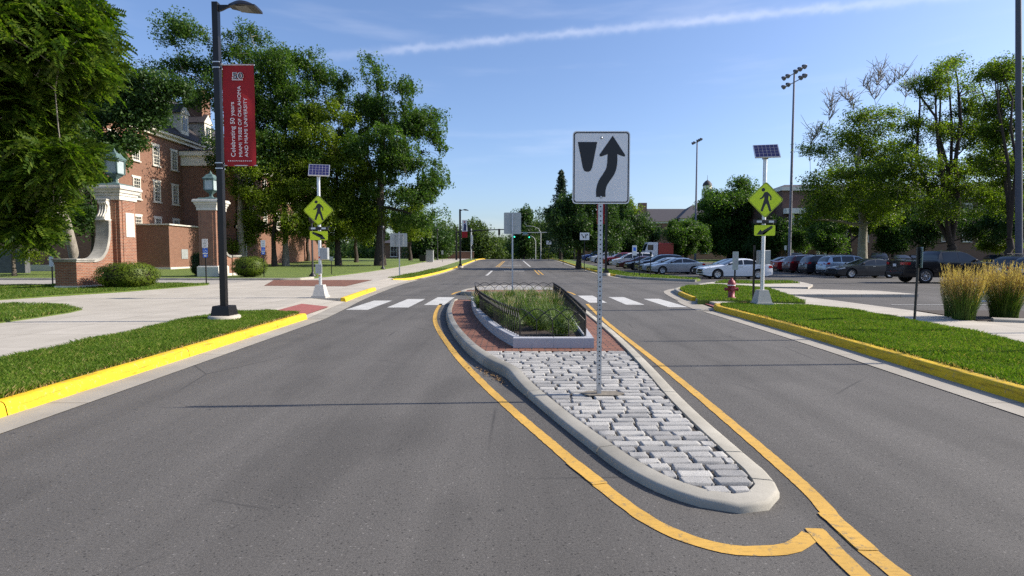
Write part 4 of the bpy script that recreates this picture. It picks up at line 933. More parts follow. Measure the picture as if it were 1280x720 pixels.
for xx in (-12.5, 21): MB().mat(brickfar).box((xx, 6, 13.4 + fz), (2.2, 1.4, 5.2)).build('chimney', rf)
for i, xx in enumerate(np.arange(-26, 27, 4.0)):
    for zz in (7.8, 3.6): W2.put(fb, (xx, -2.15 if -4 < xx < 9 else -.04, zz + fz), 0)
x = AT(882.5, 320, 230)[0]; ct = thing('bell_tower', 'slim white cupola tower with a dark dome rising over the far trees', 'tower', (x, 230, gz(230)))
h0 = AT(0, 236, 230)[1] - gz(230)
MB().mat(brickfar).box((0, 0, h0 / 2 - 4), (5, 5, h0 - 8)).mat(trimw).box((0, 0, h0 - 4), (3.4, 3.4, 8)).lathe([(1.7, h0), (1.7, h0 + 1.2)], n=12).build('shaft', ct)
MB().mat(signgrey).box((0, -1.71, h0 - 3), (1., .05, 3.)).build('opening', ct)
MB().mat(slate).lathe([(1.9, h0 + 1.2), (1.6, h0 + 2.2), (.9, h0 + 3.0), (.25, h0 + 3.4), (.08, h0 + 3.6), (.05, h0 + 5.4)], n=14).build('dome', ct)
brickshade = m_brick('shade_darkened_brick', (.17, .08, .055), (.13, .06, .042), (.17, .14, .12))  # brick colour darkened to stand in for the shade on this building
rb = thing('campus_building', 'long shaded brick building behind the big spreading trees on the right', 'building', (78, 100, gz(100)))
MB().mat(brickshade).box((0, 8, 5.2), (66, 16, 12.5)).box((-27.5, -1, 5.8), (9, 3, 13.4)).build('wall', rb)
MB().mat(trimw).box((0, 7.9, 11.1), (66.6, 16.6, .6)).box((-27.5, -1.1, 12.2), (9.6, 3.6, .6)).build('cornice', rb)
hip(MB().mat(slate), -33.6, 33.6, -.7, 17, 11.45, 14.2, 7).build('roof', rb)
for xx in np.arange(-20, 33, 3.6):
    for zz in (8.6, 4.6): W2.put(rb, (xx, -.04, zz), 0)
for k, xx in enumerate((-30.5, -29.2, -26, -24.7)): MB().mat(trimw).lathe([(.3, -.4), (.26, 8), (.36, 8.2)], (xx, -3.2, 0), 12).build('column', rb)
MB().mat(trimw).box((-27.5, -2.9, 8.4), (8.6, 1.6, .9)).build('portico', rb)
lb = thing('brick_house', 'low brick house beyond the left lawn, half hidden by the far trees', 'building', (AT(524, 320, 135)[0], 135, gz(130)))
MB().mat(brickwall).box((0, 4, 1.4), (18, 8, 4.8)).build('wall', lb); hip(MB().mat(slate), -9.5, 9.5, -.6, 8.6, 3.8, 5.4, 4).build('roof', lb)
for xx in (-6, 1, 6): W2.put(lb, (xx, -.04, 1.9), 0)
gw = thing('brick_wall', 'low brick boundary wall beyond the pale green cabinet', 'wall', (AT(565, 320, 118)[0], 118, gz(118))); MB().mat(brickwall).box((0, 0, .8), (9, .4, 1.6)).build('wall_body', gw); MB().mat(limestone).box((0, 0, 1.63), (9.1, .5, .08)).build('coping', gw)
# ------------------------------------------------------------------ planter on the island
PT = (0.0, 9.12, .11)
pl_out = [(.02, 9.12), (1.33, 9.12), (1.42, 12), (1.5, 15.5), (1.5, 18.9), (-1.36, 18.9), (-1.30, 18.0), (-1.18, 16.6), (-.95, 14.4), (-.62, 12.2), (-.30, 10.5)]
pl = thing('planter', 'raised bed edged with grey granite kerb stones on the traffic island', 'planter', PT)
out = [(1.42, 12), (1.5, 15.5), (1.5, 18.9)]
def stone_run(path, w=.15, h=.17):
    p = spline(path, .3); m = MB().mat(granite); pr = [(0, 0), (0, h - .008), (.008, h), (w - .008, h), (w, h - .008), (w, 0)]
    mm = MB().mat(granite); sweep(mm, p, [(o, z) for o, z in pr], False, 1.4, smooth=False); mm.v = [(a - PT[0], b - PT[1], c) for a, b, c in mm.v]; return mm
left = [(-1.36, 18.9), (-1.30, 18.0), (-1.18, 16.6), (-.95, 14.4), (-.62, 12.2), (-.30, 10.5), (.02, 9.27)]
right = [(1.33, 9.27), (1.42, 12), (1.5, 15.5), (1.5, 18.75)]
for nm, path in (('granite_edging', left), ('granite_edging', right), ('granite_edging', [(-1.36, 18.9), (1.5, 18.9)][::-1])):
    stone_run(path).build(nm, pl)
fe = MB().mat(granite); fe.box((.345, .075, .085), (.655, .15, .17), bev=.006).box((1.0, .077, .085), (.65, .15, .17), bev=.006); fe.build('granite_edging', pl)
m = MB().mat(soil); soilp = [(.16, 9.28), (1.2, 9.28), (1.36, 15.5), (1.36, 18.8), (-1.24, 18.8), (-1.05, 16.6), (-.82, 14.4), (-.48, 12.2), (-.16, 10.5)]
m.prism([(a - PT[0], b - PT[1]) for a, b in soilp], .01, Matrix.Translation((0, 0, .10))); m.build('soil', pl)
# --- low wire fence round the bed
fn = thing('garden_fence', 'low black wire fence of pointed hoops around the planted bed', 'fence', (0, 9.12, .28))
def panel(path, step):
    m = MB().mat(blackmetal); p = np.array(spline(path, .05)); d = np.concatenate([[0], np.cumsum(np.linalg.norm(np.diff(p, axis=0), axis=1))]); Lt = d[-1]; n = max(1, round(Lt / step)); s = Lt / n
    at = lambda q: (float(np.interp(q, d, p[:, 0])), float(np.interp(q, d, p[:, 1])) - 9.12)
    H0 = .45
    for i in range(n + 1):
        x, y = at(min(i * s, Lt)); m.tube([(x, y, -.12), (x, y, .26)], .008, 5)
    for i in range(-1, n):
        a, b = i * s, (i + 2) * s; pts = []
        for k in range(13):
            q = k / 12; w = a + (b - a) * q; hh = .26 + (H0 - .26) * (1 - abs(2 * q - 1) ** 1.55)
            if -.001 <= w <= Lt + .001: x, y = at(w); pts.append((x, y, hh))
        if len(pts) > 1: m.tube(pts, .008, 5)
    for z in (.02,): m.tube([(*at(q), z) for q in np.linspace(0, Lt, max(2, int(Lt / .3)))], .006, 4)
    return m
panel([(.14, 9.34), (1.2, 9.34)], .26).build('fence_panel', fn)
panel([(1.22, 9.34), (1.29, 12), (1.36, 15.5), (1.36, 18.7)], .15).build('fence_panel', fn)
panel([(.12, 9.34), (-.18, 10.5), (-.5, 12.2), (-.84, 14.4), (-1.07, 16.6), (-1.22, 18.7)], .15).build('fence_panel', fn)
panel([(-1.22, 18.72), (1.36, 18.72)], .34).build('fence_panel', fn)
# --- plants
def tufts(name, base, n, h, spread, w, mat, parent=None, seed=0, lean=.5, r0=.08, seg=4, upright=0.):
    g = np.random.default_rng(seed); V, T = [], []
    for i in range(n):
        a = g.uniform(0, 2 * PI); b = a + g.normal(0, .5); rr = r0 * math.sqrt(g.uniform()); hh = h * g.uniform(.55, 1.1); ln = spread * g.uniform(.1, 1.) ; o = len(V); c, s = math.cos(b + PI / 2), math.sin(b + PI / 2)
        for k in range(seg + 1):
            q = k / seg; x = base[0] + rr * math.cos(a) + math.cos(b) * ln * q ** 1.7; y = base[1] + rr * math.sin(a) + math.sin(b) * ln * q ** 1.7; z = base[2] + hh * (q - lean * .35 * q ** 3); ww = w * (1 - q ** 2 * .92) / 2
            V += [(x - c * ww, y - s * ww, z), (x + c * ww, y + s * ww, z)]
        for k in range(seg): T.append((o + 2 * k, o + 2 * k + 1, o + 2 * k + 3, o + 2 * k + 2))
    return npmesh(name, V, T, mat, parent)
def plumes(name, n, h0, h1, r, spread, mat, parent, seed, dens=16, fluff=.02, base=(0, 0, 0)):
    g = np.random.default_rng(seed); V, T = [], []
    def leafq(p, d, w):
        o = len(V); d = d / np.linalg.norm(d); s = np.cross(d, g.normal(size=3)); s /= np.linalg.norm(s) + 1e-6; L = np.linalg.norm(w[0]) if hasattr(w[0], '__len__') else w[0]
        V.extend([p, p + d * L * .5 + s * w[1], p + d * L, p + d * L * .5 - s * w[1]]); T.append((o, o + 1, o + 2, o + 3))
    for i in range(n):
        a = g.uniform(0, 2 * PI); rr = math.sqrt(g.uniform()); b = np.array([math.cos(a) * rr * r, math.sin(a) * rr * r, 0.]) + np.array(base); tip = b + np.array([math.cos(a) * rr * spread + g.normal(0, .03), math.sin(a) * rr * spread + g.normal(0, .03), g.uniform(h1 * .66, h1 * 1.1)]); st = b + (tip - b) * (h0 / h1 * g.uniform(.85, 1.15))
        d = tip - b
        leafq(b + d * .3, d, (np.linalg.norm(d) * .62, .003))
        for k in range(dens):
            q = k / dens; leafq(st + (tip - st) * q, d / np.linalg.norm(d) + g.normal(0, .28, 3), (.06, fluff * (1 - q * .7) * .5))
    return npmesh(name, V, T, mat, parent)
gl = ['tall tan plumed grass clump in the mulch bed, middle one of the three', 'tan plumed grass clump at the right edge of the picture', 'small tan plumed grass clump, narrowest and leftmost of the bed']
for k, (px, py, hh, rad) in enumerate(((1213, 400, 1.22, .30), (1266, 398, 1.28, .36), (1190, 396, 1.02, .13))):
    x, y = G(px, py, .12); y += rad * .7
    t = thing('ornamental_grass', gl[k], 'ornamental grass', (x, y, .12), 0, 'tan feather grasses in the bed')
    tufts('foliage', (0, 0, 0), int(900 * rad / .3), hh * .80, rad * 1.5, .010, grassl, t, 20 + k, .5, rad * .75)
    plumes('plumes', int(300 * rad / .3), hh * .60, hh * .98, rad * .6, rad * 1.0, drybl, t, 30 + k, 16, .022)
PP = np.array(soilp)
def inb(x, y): return bool(inpoly(soilp, np.array([x]), np.array([y]))[0])
kinds = []
k = 0
def bushy(t, h, r, seed, mat, n=700, lw=.02):
    g = np.random.default_rng(seed); P = g.normal(size=(n, 3)); P /= np.linalg.norm(P, axis=1)[:, None]; rr = g.uniform(0, 1, n) ** .4; P = P * rr[:, None] * np.array([r, r, h / 2]) + np.array([0, 0, h / 2])
    return leaves_np('foliage', P, lw, mat, t, seed)
def leaves_np(name, P, size, mat, parent, seed, up=.5, out=None, ratio=.5):
    g = np.random.default_rng(seed); n = len(P); N_ = g.normal(size=(n, 3)) + np.array([0, 0, up])
    if out is not None: N_ += out
    N_ /= np.linalg.norm(N_, axis=1)[:, None]; D = np.cross(N_, g.normal(size=(n, 3))); D /= np.linalg.norm(D, axis=1)[:, None] + 1e-9; B = np.cross(N_, D); s = (size * g.uniform(.6, 1.3, n))[:, None]
    V = np.stack([P - D * s * .5, P + B * s * ratio * .5 + N_ * s * .08, P + D * s * .5, P - B * s * ratio * .5 + N_ * s * .08], 1).reshape(-1, 3); q = np.arange(n)[:, None] * 4
    T = np.concatenate([q + [0, 1, 2], q + [0, 2, 3]], 1).reshape(-1, 3)
    return npmesh(name, V, T, mat, parent)
spots = []
tries = 0
while len(spots) < 52 and tries < 4000:
    tries += 1; y = 9.6 + 9.0 * rnd.random(); x = rnd.uniform(-1.2, 1.3)
    if inb(x - .12, y) and inb(x + .12, y) and all(math.hypot(x - a, (y - b) * .8) > .31 for a, b in spots): spots.append((x, y))
spots.sort(key=lambda p: p[1])
protos = {}
for i, (x, y) in enumerate(spots):
    kd = 'bush' if (y < 11.6 or i % 2) else ('seed' if i % 3 else 'grass')
    lab = {'bush': 'low leafy grey green perennial in the fenced island bed', 'seed': 'hazy pinkish seed head grass among the green tufts of the fenced bed', 'grass': 'tuft of fresh green grass in the middle of the fenced bed'}[kd]
    loc = (x, y, .215); rz = rnd.uniform(0, 6.28); sc = rnd.uniform(.85, 1.15) * (1.05 - .25 * smooth((y - 13) / 5))
    if kd not in protos:
        t = thing('perennial_plant', lab, 'plant', loc, 0, 'perennials in the fenced island bed: ' + kd)
        if kd == 'bush': bushy(t, .36, .28, 5, peren, 1700, .032); tufts('stems', (0, 0, 0), 60, .5, .25, .012, grassl, t, 4, .3, .1)
        elif kd == 'seed': tufts('foliage', (0, 0, 0), 620, .40, .32, .012, peren, t, 6, .5, .16); plumes('seed_heads', 12, .24, .46, .16, .26, pink, t, 7, 12, .012)
        else: tufts('foliage', (0, 0, 0), 620, .42, .36, .013, peren, t, 8, .6, .17); plumes('seed_heads', 9, .26, .46, .15, .2, pink, t, 17, 12, .012)
        protos[kd] = t
    else: t = copy_tree(protos[kd]); t.location = loc
    t.rotation_euler = (0, 0, rz); t.scale = (sc, sc, sc * rnd.uniform(.9, 1.1)); t['label'] = lab
# clipped shrubs
def shrub(px, py, z, w, h, label, mat=leafG, seed=1, n=9000, dy=.6):
    x, y = G(px, py, z); y += dy; t = thing('clipped_shrub', label, 'shrub', (x, y, z + gz(y)), 0, 'clipped round shrubs by the gate'); g = np.random.default_rng(seed)
    P = g.normal(size=(n, 3)); P /= np.linalg.norm(P, axis=1)[:, None]; Q = np.sign(P) * np.abs(P) ** .75; Q /= np.linalg.norm(Q, axis=1)[:, None] ** .6; rr = g.uniform(.80, 1.03, n) + .05 * np.sin(P[:, 0] * 7) * np.sin(P[:, 1] * 6 + P[:, 2] * 8)
    C = Q * rr[:, None] * np.array([w / 2, w / 2, h / 2]) + np.array([0, 0, h / 2]); leaves_np('foliage', C, .085, mat, t, seed, .3, P * 1.0, .55)
    mb = MB().mat(soil).lathe([(w * .12, 0), (w * .36, h * .18), (w * .40, h * .5), (w * .3, h * .82), (w * .05, h * .9)], n=14); mb.build('dark_core', t)  # solid dark core added inside the leaf shell
shrub(149, 361.5, .12, 2.45, 1.22, 'wide clipped bright green shrub at the foot of the near brick gate pillar', seed=1)
shrub(307, 346.5, .2, 2.2, 1.4, 'round clipped green shrub beside the second gate pillar', seed=2)
shrub(67, 359.5, .12, .8, 1.15, 'small dark shrub against the left end of the gate wall', leafD, 3, 4500, .8)
shrub(242, 345.5, .2, 1.1, 1.7, 'dark shrub standing left of the second gate pillar', leafD, 4, 5000, .7)
# ------------------------------------------------------------------ cars
CARS = dict(
 sedan=dict(L=4.85, W=1.84, belt=(.93, 1.03), wb=(1.45, -1.38), r=.34, top=[(2.42, .52), (2.40, .66), (2.28, .76), (1.9, .86), (1.25, .96), (1.0, 1.0), (.55, 1.2), (.15, 1.37), (-.2, 1.43), (-.6, 1.44), (-1.0, 1.39), (-1.5, 1.22), (-1.9, 1.08), (-2.25, 1.05), (-2.38, .98), (-2.42, .6)], ws=(.98, .12), rw=(-.98, -1.82), sw=(.82, -1.62), split=(-.32,)),
 suv=dict(L=4.7, W=1.9, belt=(1.05, 1.12), wb=(1.42, -1.36), r=.37, top=[(2.35, .6), (2.33, .85), (2.2, .98), (1.7, 1.07), (1.2, 1.13), (1.0, 1.17), (.6, 1.42), (.25, 1.61), (-.1, 1.68), (-.8, 1.70), (-1.5, 1.66), (-1.9, 1.58), (-2.05, 1.45), (-2.22, 1.12), (-2.32, .95), (-2.35, .5)], ws=(.98, .28), rw=(-1.94, -2.2), sw=(.85, -1.85), split=(-.15, -1.15)),
 van=dict(L=5.1, W=1.98, belt=(1.05, 1.08), wb=(1.6, -1.45), r=.35, top=[(2.55, .55), (2.5, .78), (2.3, .92), (1.7, 1.06), (1.45, 1.12), (1.0, 1.42), (.6, 1.64), (.2, 1.74), (-1.0, 1.77), (-2.0, 1.73), (-2.3, 1.62), (-2.42, 1.4), (-2.5, 1.05), (-2.55, .95), (-2.55, .5)], ws=(1.4, .62), rw=(-2.32, -2.46), sw=(1.2, -2.15), split=(.1, -1.1)),
 pickup=dict(L=5.9, W=2.02, belt=(1.25, 1.28), wb=(1.92, -1.75), r=.42, top=[(2.95, .7), (2.93, 1.05), (2.8, 1.17), (2.2, 1.25), (1.45, 1.3), (1.3, 1.34), (.95, 1.6), (.6, 1.84), (.25, 1.93), (-.4, 1.94), (-.85, 1.90), (-1.0, 1.7), (-1.08, 1.36), (-1.2, 1.34), (-2.7, 1.36), (-2.92, 1.35), (-2.95, .6)], ws=(1.28, .55), rw=(-.93, -1.05), sw=(1.05, -.82), split=(.05,)))
def car_proto(kind, loc):
    c = CARS[kind]; L, W, r = c['L'], c['W'], c['r']; ra = r + .065; gc = .22 if kind != 'pickup' else .38
    tx = np.array([p[0] for p in c['top']][::-1]); tz = np.array([p[1] for p in c['top']][::-1]); tmax = tz.max()
    zt = lambda x: float(np.interp(x, tx, tz)); belt = lambda x: c['belt'][0] + (c['belt'][1] - c['belt'][0]) * (L / 2 - x) / L
    def hw(x, z):
        e = max(0, (abs(x) - L * .30) / (L * .20)); p = 1 - .13 * e ** 2.2; b = belt(x); h = W / 2 * p
        if z > b: h *= 1 - .23 * ((z - b) / (tmax - b)) ** 1.15
        else: h *= 1 - .035 * ((b - z) / .7) ** 2 - (.02 if z < .42 else 0)
        return h
    def zb(x):
        z = gc + .10 * max(0, (abs(x) - L * .42) / (L * .08))
        for w in c['wb']:
            if abs(x - w) < ra: z = max(z, r + math.sqrt(max(0, ra * ra - (x - w) ** 2)))
        return z
    xs = set(np.linspace(-L / 2, L / 2, 70).tolist() + tx.tolist())
    for w in c['wb']:
        for q in np.linspace(-1, 1, 17): xs.add(w + ra * math.sin(q * PI / 2))
        xs.add(w + ra + .004); xs.add(w - ra - .004)
    xs = sorted(xs); K, Mx = 11, 7; rows = []
    for x in xs:
        a, b = zb(x), max(zt(x), zb(x) + .03); h_ = min(.06, (b - a) * .3); zs = [a + (b - h_ - a) * k / (K - 1) for k in range(K)]
        ring = [(x, hw(x, z), z) for z in zs]; hwt = hw(x, b - h_)
        topp = [(x, hwt * math.cos(PI * k / (Mx + 1)) ** 1 if False else hwt * (1 - 2 * k / (Mx + 1)), b - h_ * abs(1 - 2 * k / (Mx + 1)) ** 4) for k in range(1, Mx + 1)]
        rows.append(ring + topp + [(x_, -y_, z_) for x_, y_, z_ in ring[::-1]])
    n = len(rows[0]); vs = [p for rw in rows for p in rw]; fs = []
    for i in range(len(rows) - 1):
        for k in range(n - 1): fs.append([i * n + k, i * n + n + k, i * n + n + k + 1, i * n + k + 1])
    fs += [list(range(n))[::-1], [(len(rows) - 1) * n + k for k in range(n)]]
    t = thing('parked_' + kind, None, 'pickup truck' if kind == 'pickup' else 'car', loc)
    MB().mat(paint('car_paint_' + kind, (.5, .5, .5))).add(vs, fs, True).build('body', t, sharp=32)
    u = MB().mat(darkplastic).box((0, 0, gc + .22), (L * .92, W * .80, .5)); u.box((0, 0, gc + .03), (L * .5, W * .93, .12)); u.build('underbody', t)
    def patch(name, x0, x1, zlo, zhi, off=.006, nn=10):            # side panel following the body
        for s in (1, -1):
            m = MB().mat(carglass); v = []
            for i in range(nn + 1):
                x = x0 + (x1 - x0) * i / nn; a, b = zlo(x), max(zlo(x), zhi(x))
                for q in (0, .5, 1): z = a + (b - a) * q; v.append((x, s * (hw(x, z) + off), z))
            m.add(v, [[3 * i + k, 3 * i + 3 + k, 3 * i + 4 + k, 3 * i + 1 + k] for i in range(nn) for k in (0, 1)], True); m.build(name, t)
    sw = c['sw']; cuts = [sw[0]] + list(c['split']) + [sw[1]]
    for a, b in zip(cuts[:-1], cuts[1:]): patch('side_window', a - .03, b + .03, lambda x: belt(x) + .025, lambda x: zt(x) - .10)
    for nm, (a, b), of in (('windshield', c['ws'], .010), ('rear_window', c['rw'], .010)):
        m = MB().mat(carglass); v = []; nn = 8
        for i in range(nn + 1):
            x = a + (b - a) * i / nn; z = zt(x); h_ = hw(x, z - .05) - .07; sl = (zt(x + .02) - zt(x - .02)) / .04; nx, nz = -sl / math.hypot(1, sl), 1 / math.hypot(1, sl)
            for k in range(7): q = 1 - 2 * k / 6; v.append((x + nx * of, q * h_, z + nz * of - .05 * abs(q) ** 5))
        m.add(v, [[7 * i + k, 7 * i + 7 + k, 7 * i + 8 + k, 7 * i + 1 + k] for i in range(nn) for k in range(6)], True); m.build(nm, t)
    zl = .70 if kind in ('sedan',) else (.86 if kind != 'pickup' else 1.02)
    for s in (1, -1):
        e = L / 2
        m = MB().mat(lens); v = []
        for i in range(6):
            x = e - .035 - .09 * i; 
            for q in (-.055, .055): z = min(zl + q + .012 * i, zt(x) - .03); v.append((x + .012, s * (hw(x, z) + .008), z))
        v = [(e + .012, s * (hw(e, zl) * .62), zl - .05), (e + .012, s * (hw(e, zl) * .62), zl + .04)] + v
        m.add(v, [[2 * i, 2 * i + 2, 2 * i + 3, 2 * i + 1] for i in range(6)]); m.build('headlight', t)
        zr = zl + .16; m = MB().mat(redlens); v = []
        for i in range(5):
            x = -e + .03 + .075 * i
            for q in (-.09, .07): z = min(zr + q, zt(x) - .03); v.append((x, s * (hw(x, z) + .009), z))
        v = [(-e - .012, s * (hw(e, zr) * .6), zr - .08), (-e - .012, s * (hw(e, zr) * .6), zr + .06)] + v
        m.add(v, [[2 * i, 2 * i + 2, 2 * i + 3, 2 * i + 1] for i in range(5)]); m.build('taillight', t)
        MB().mat(darkplastic).box((sw[0] - .12, s * (hw(sw[0], belt(0)) + .10), belt(sw[0]) + .08), (.12, .2, .14), bev=.03).build('wing_mirror', t)
        for dx in (cuts[1] + .16, cuts[-1] + .18 if kind != 'pickup' else cuts[-1] + .15):
            MB().mat(rimm).box((dx, s * (hw(dx, belt(dx) - .12) + .012), belt(dx) - .12), (.2, .022, .03)).build('door_handle', t)
    e = L / 2; MB().mat(darkplastic).box((e + .004, 0, zl - .09), (.03, W * .5, .17), bev=.01).box((e - .03, 0, .37 + gc * .3), (.09, W * .7, .13), bev=.02).build('grille', t)
    MB().mat(darkplastic).box((-e + .02, 0, gc + .2), (.1, W * .78, .16), bev=.02).build('rear_bumper', t)
    MB().mat(signwhite).box((-e - .012, 0, zl + .05), (.012, .31, .16)).build('number_plate', t)
    if kind == 'suv' or kind == 'van': [MB().mat(darkplastic).tube([(.1, s * W * .34, tmax + .03), (-1.5, s * W * .34, tmax + .02)], .02, 6).build('roof_rail', t) for s in (1, -1)]
    ty = MB().mat(rubber).lathe([(r * .66, -.10), (r * .93, -.105), (r, -.07), (r, .07), (r * .93, .105), (r * .66, .10)], n=28, cap=False)
    ri = MB().mat(rimm).lathe([(r * .68, -.06), (r * .68, .085), (r * .60, .09), (r * .56, .03)], n=24, cap=False).mat(darkplastic).lathe([(r * .6, .02), (r * .6, .026)], n=20).mat(rimm)
    for k in range(5):
        a = 2 * PI * k / 5
        for da in (-.14, .14): ri.add([Matrix.Rotation(a, 3, 'Z') @ Vector(p) for p in ((.05, -.028 + da * .3, .07), (r * .62, -.03 + da * r * .9, .08), (r * .62, .03 + da * r * .9, .08), (.05, .028 + da * .3, .07))], [[0, 1, 2, 3]])
    ri.lathe([(.07, .05), (.07, .092), (.03, .1)], n=12)
    first = None
    for w in c['wb']:
        for s in (1, -1):
            wl = bpy.data.objects.new('wheel', None); COL.objects.link(wl); wl.parent = t
            wl.location = (w, s * (W / 2 - .125), r); wl.rotation_euler = (-s * PI / 2, 0, 0)
            if first is None: first = (ty.build('tyre', wl).data, ri.build('rim', wl).data)
            else: link('tyre', first[0], wl); link('rim', first[1], wl)
    return t
PC = dict(white=paint('white_car_paint', (.78, .79, .80), .0), silver=paint('silver_car_paint', (.42, .44, .47), .6), navy=paint('navy_car_paint', (.012, .018, .045), .3), black=paint('black_car_paint', (.008, .008, .010), .2), red=paint('red_car_paint', (.33, .015, .02), .3), maroon=paint('maroon_car_paint', (.085, .008, .012), .3),
          grey=paint('charcoal_car_paint', (.045, .05, .058), .5), blue=paint('blue_car_paint', (.03, .08, .30), .4), dark=paint('dark_car_paint', (.018, .020, .028), .4), silver2=paint('pale_blue_silver_paint', (.36, .43, .52), .5))
protos = {}
def car(kind, col, x, y, rz, label, group, z=.0):
    loc = (x, y, gz(y) + z - .008)
    if kind not in protos: t = protos[kind] = car_proto(kind, loc)
    else: t = copy_tree(protos[kind])
    t.location = loc; t.rotation_euler = (0, 0, rz); tag(t, label, 'pickup truck' if kind == 'pickup' else 'car', group)
    for ch in t.children:
        if ch.name.startswith('body'): ch.material_slots[0].link = 'OBJECT'; ch.material_slots[0].material = PC[col]
    return t
GL, GR, GB = 'cars parked in the row by the road', 'cars parked across the lot on the right', 'dark cars in the back row under the trees'
def nose(kind, px, Y): return AT(px, 320, Y)[0] + CARS[kind]['L'] / 2      # nose pointing to -X at pixel column px
W_ = PI
car('sedan', 'white', nose('sedan', 875, 40.5), 40.5, W_, 'white sedan parked behind the red fire hydrant', GL)
car('sedan', 'navy', nose('sedan', 869, 43.6), 43.4, W_, 'dark navy sedan tucked behind the white sedan', GL)
car('sedan', 'silver', nose('sedan', 812.5, 50), 50.6, W_ + .06, 'silver sedan with its whole side showing, at the front of the row', GL)
car('sedan', 'silver2', nose('sedan', 802, 53), 53.6, W_ + .05, 'pale blue silver sedan just behind the silver sedan', GL)
car('suv', 'navy', nose('suv', 796, 57), 57.2, W_, 'navy car behind the two silver sedans', GL)
car('sedan', 'black', nose('sedan', 783, 60.5), 61, W_, 'black sedan between the navy car and the dark red one', GL)
car('sedan', 'maroon', nose('sedan', 772, 65), 65, W_, 'dark red sedan in front of the white van', GL)
car('van', 'white', nose('van', 764, 70), 70, W_, 'white passenger van in the parked row', GL)
car('suv', 'red', nose('suv', 753, 76), 76, W_, 'bright red car to the left of the white van', GL)
car('suv', 'white', nose('suv', 738, 86), 86, W_, 'white car behind the post of the black street lamp', GL)
car('sedan', 'navy', nose('sedan', 734, 91), 91, W_, 'dark car second from the far end of the row', GL)
car('suv', 'blue', nose('suv', 727, 97), 97, W_, 'blue car at the far left end of the row', GL)
def tail(kind, px, Y): return AT(px, 320, Y)[0] + CARS[kind]['L'] / 2
car('sedan', 'grey', AT(1049, 320, 41)[0] + 2.42, 42, W_ + .03, 'charcoal sedan facing left in front of the silver hatchback', GR)
car('suv', 'silver2', tail('suv', 1034, 45.5), 46.3, -.06, 'silver sport utility car seen from behind its corner', GR)
car('suv', 'dark', tail('suv', 1008, 49), 49.5, -.06, 'dark sport utility car between the maroon one and the silver one', GR)
car('suv', 'maroon', tail('suv', 983, 53), 53, -.04, 'maroon sport utility car right of the bright red one', GR)
car('sedan', 'red', tail('sedan', 968, 56.5), 56.5, -.04, 'red sedan just right of the white sedan tail', GR)
car('sedan', 'black', tail('sedan', 958, 60), 60, -.04, 'black sedan mostly hidden behind the right beacon pole', GR)
car('pickup', 'black', AT(1132, 320, 33.5)[0] + 2.9, 34.2, -.05, 'black pickup truck behind the tan grasses, tailgate to the left', GR)
car('suv', 'black', AT(1206, 320, 31.2)[0] + 3.0, 29.6, -.05, 'black sport utility car behind the middle tan grass clump', GR)
car('suv', 'dark', AT(1236, 320, 28)[0] + 2.7, 26.4, -.03, 'dark blue sport utility car behind the rightmost tan grass clump', GR)
bk = [('suv', 'dark', 985, 'left of the tall floodlight mast'), ('sedan', 'navy', 1012, 'just right of the tall floodlight mast'), ('sedan', 'black', 1040, 'left of the pale sycamore trunk'), ('suv', 'navy', 1092, 'just right of the pale sycamore trunk'), ('sedan', 'dark', 1117, 'between the sycamore and the edge-on sign'), ('sedan', 'black', 1141, 'behind the edge-on sign'), ('suv', 'dark', 1166, 'left of the big spreading tree trunk'), ('sedan', 'navy', 1240, 'right of the big spreading tree trunk'), ('sedan', 'silver', 1262, 'beside the tall grey pole')]
for i, (k, c, px, w) in enumerate(bk):
    car(k, c, AT(px, 320, 74)[0] + 1, 74 + (i % 2) * .5, -PI / 2 - .5 + .05 * (i % 3), 'distant dark car in the back row, ' + w if c != 'silver' else 'distant pale car in the back row, ' + w, GB)
# red and white utility truck beyond the row
x = AT(806, 320, 92)[0]
t = thing('service_truck', 'red and white service truck standing beyond the parked row', 'truck', (x, 92, gz(92)), 0)
redp, wp = PC['red'], PC['white']
MB().mat(wp).prism([(0, .5), (2.1, .5), (2.1, 3.15), (.55, 3.15), (.08, 1.8), (0, 1.5)], 2.3, YZ(0, 0, 0) @ Matrix.Identity(4)).build('cab', t)
cab = t.children[0]; cab.data.transform(Matrix(((0, 1, 0, 0), (1, 0, 0, 0), (0, 0, 1, 0), (0, 0, 0, 1))))
MB().mat(carglass).box((.9, -.006, 2.3), (.9, .02, .85)).add([(.05, .2, 1.8), (.05, 2.1, 1.8), (.5, 2.1, 3.0), (.5, .2, 3.0)], [[0, 1, 2, 3]]).build('cab_window', t)
MB().mat(redp).box((3.4, 1.15, 1.85), (2.4, 2.35, 2.4), bev=.08).mat(wp).box((3.4, 1.15, .85), (2.5, 2.38, .25)).build('body', t)
for wx in (1.0, 3.8):
    for yy in (.15, 2.15): MB().mat(rubber).tube([(wx, yy - .14, .5), (wx, yy + .14, .5)], .5, 20).mat(rimm).tube([(wx, yy - .15, .5), (wx, yy + .15, .5)], .28, 14).build('wheel', t)
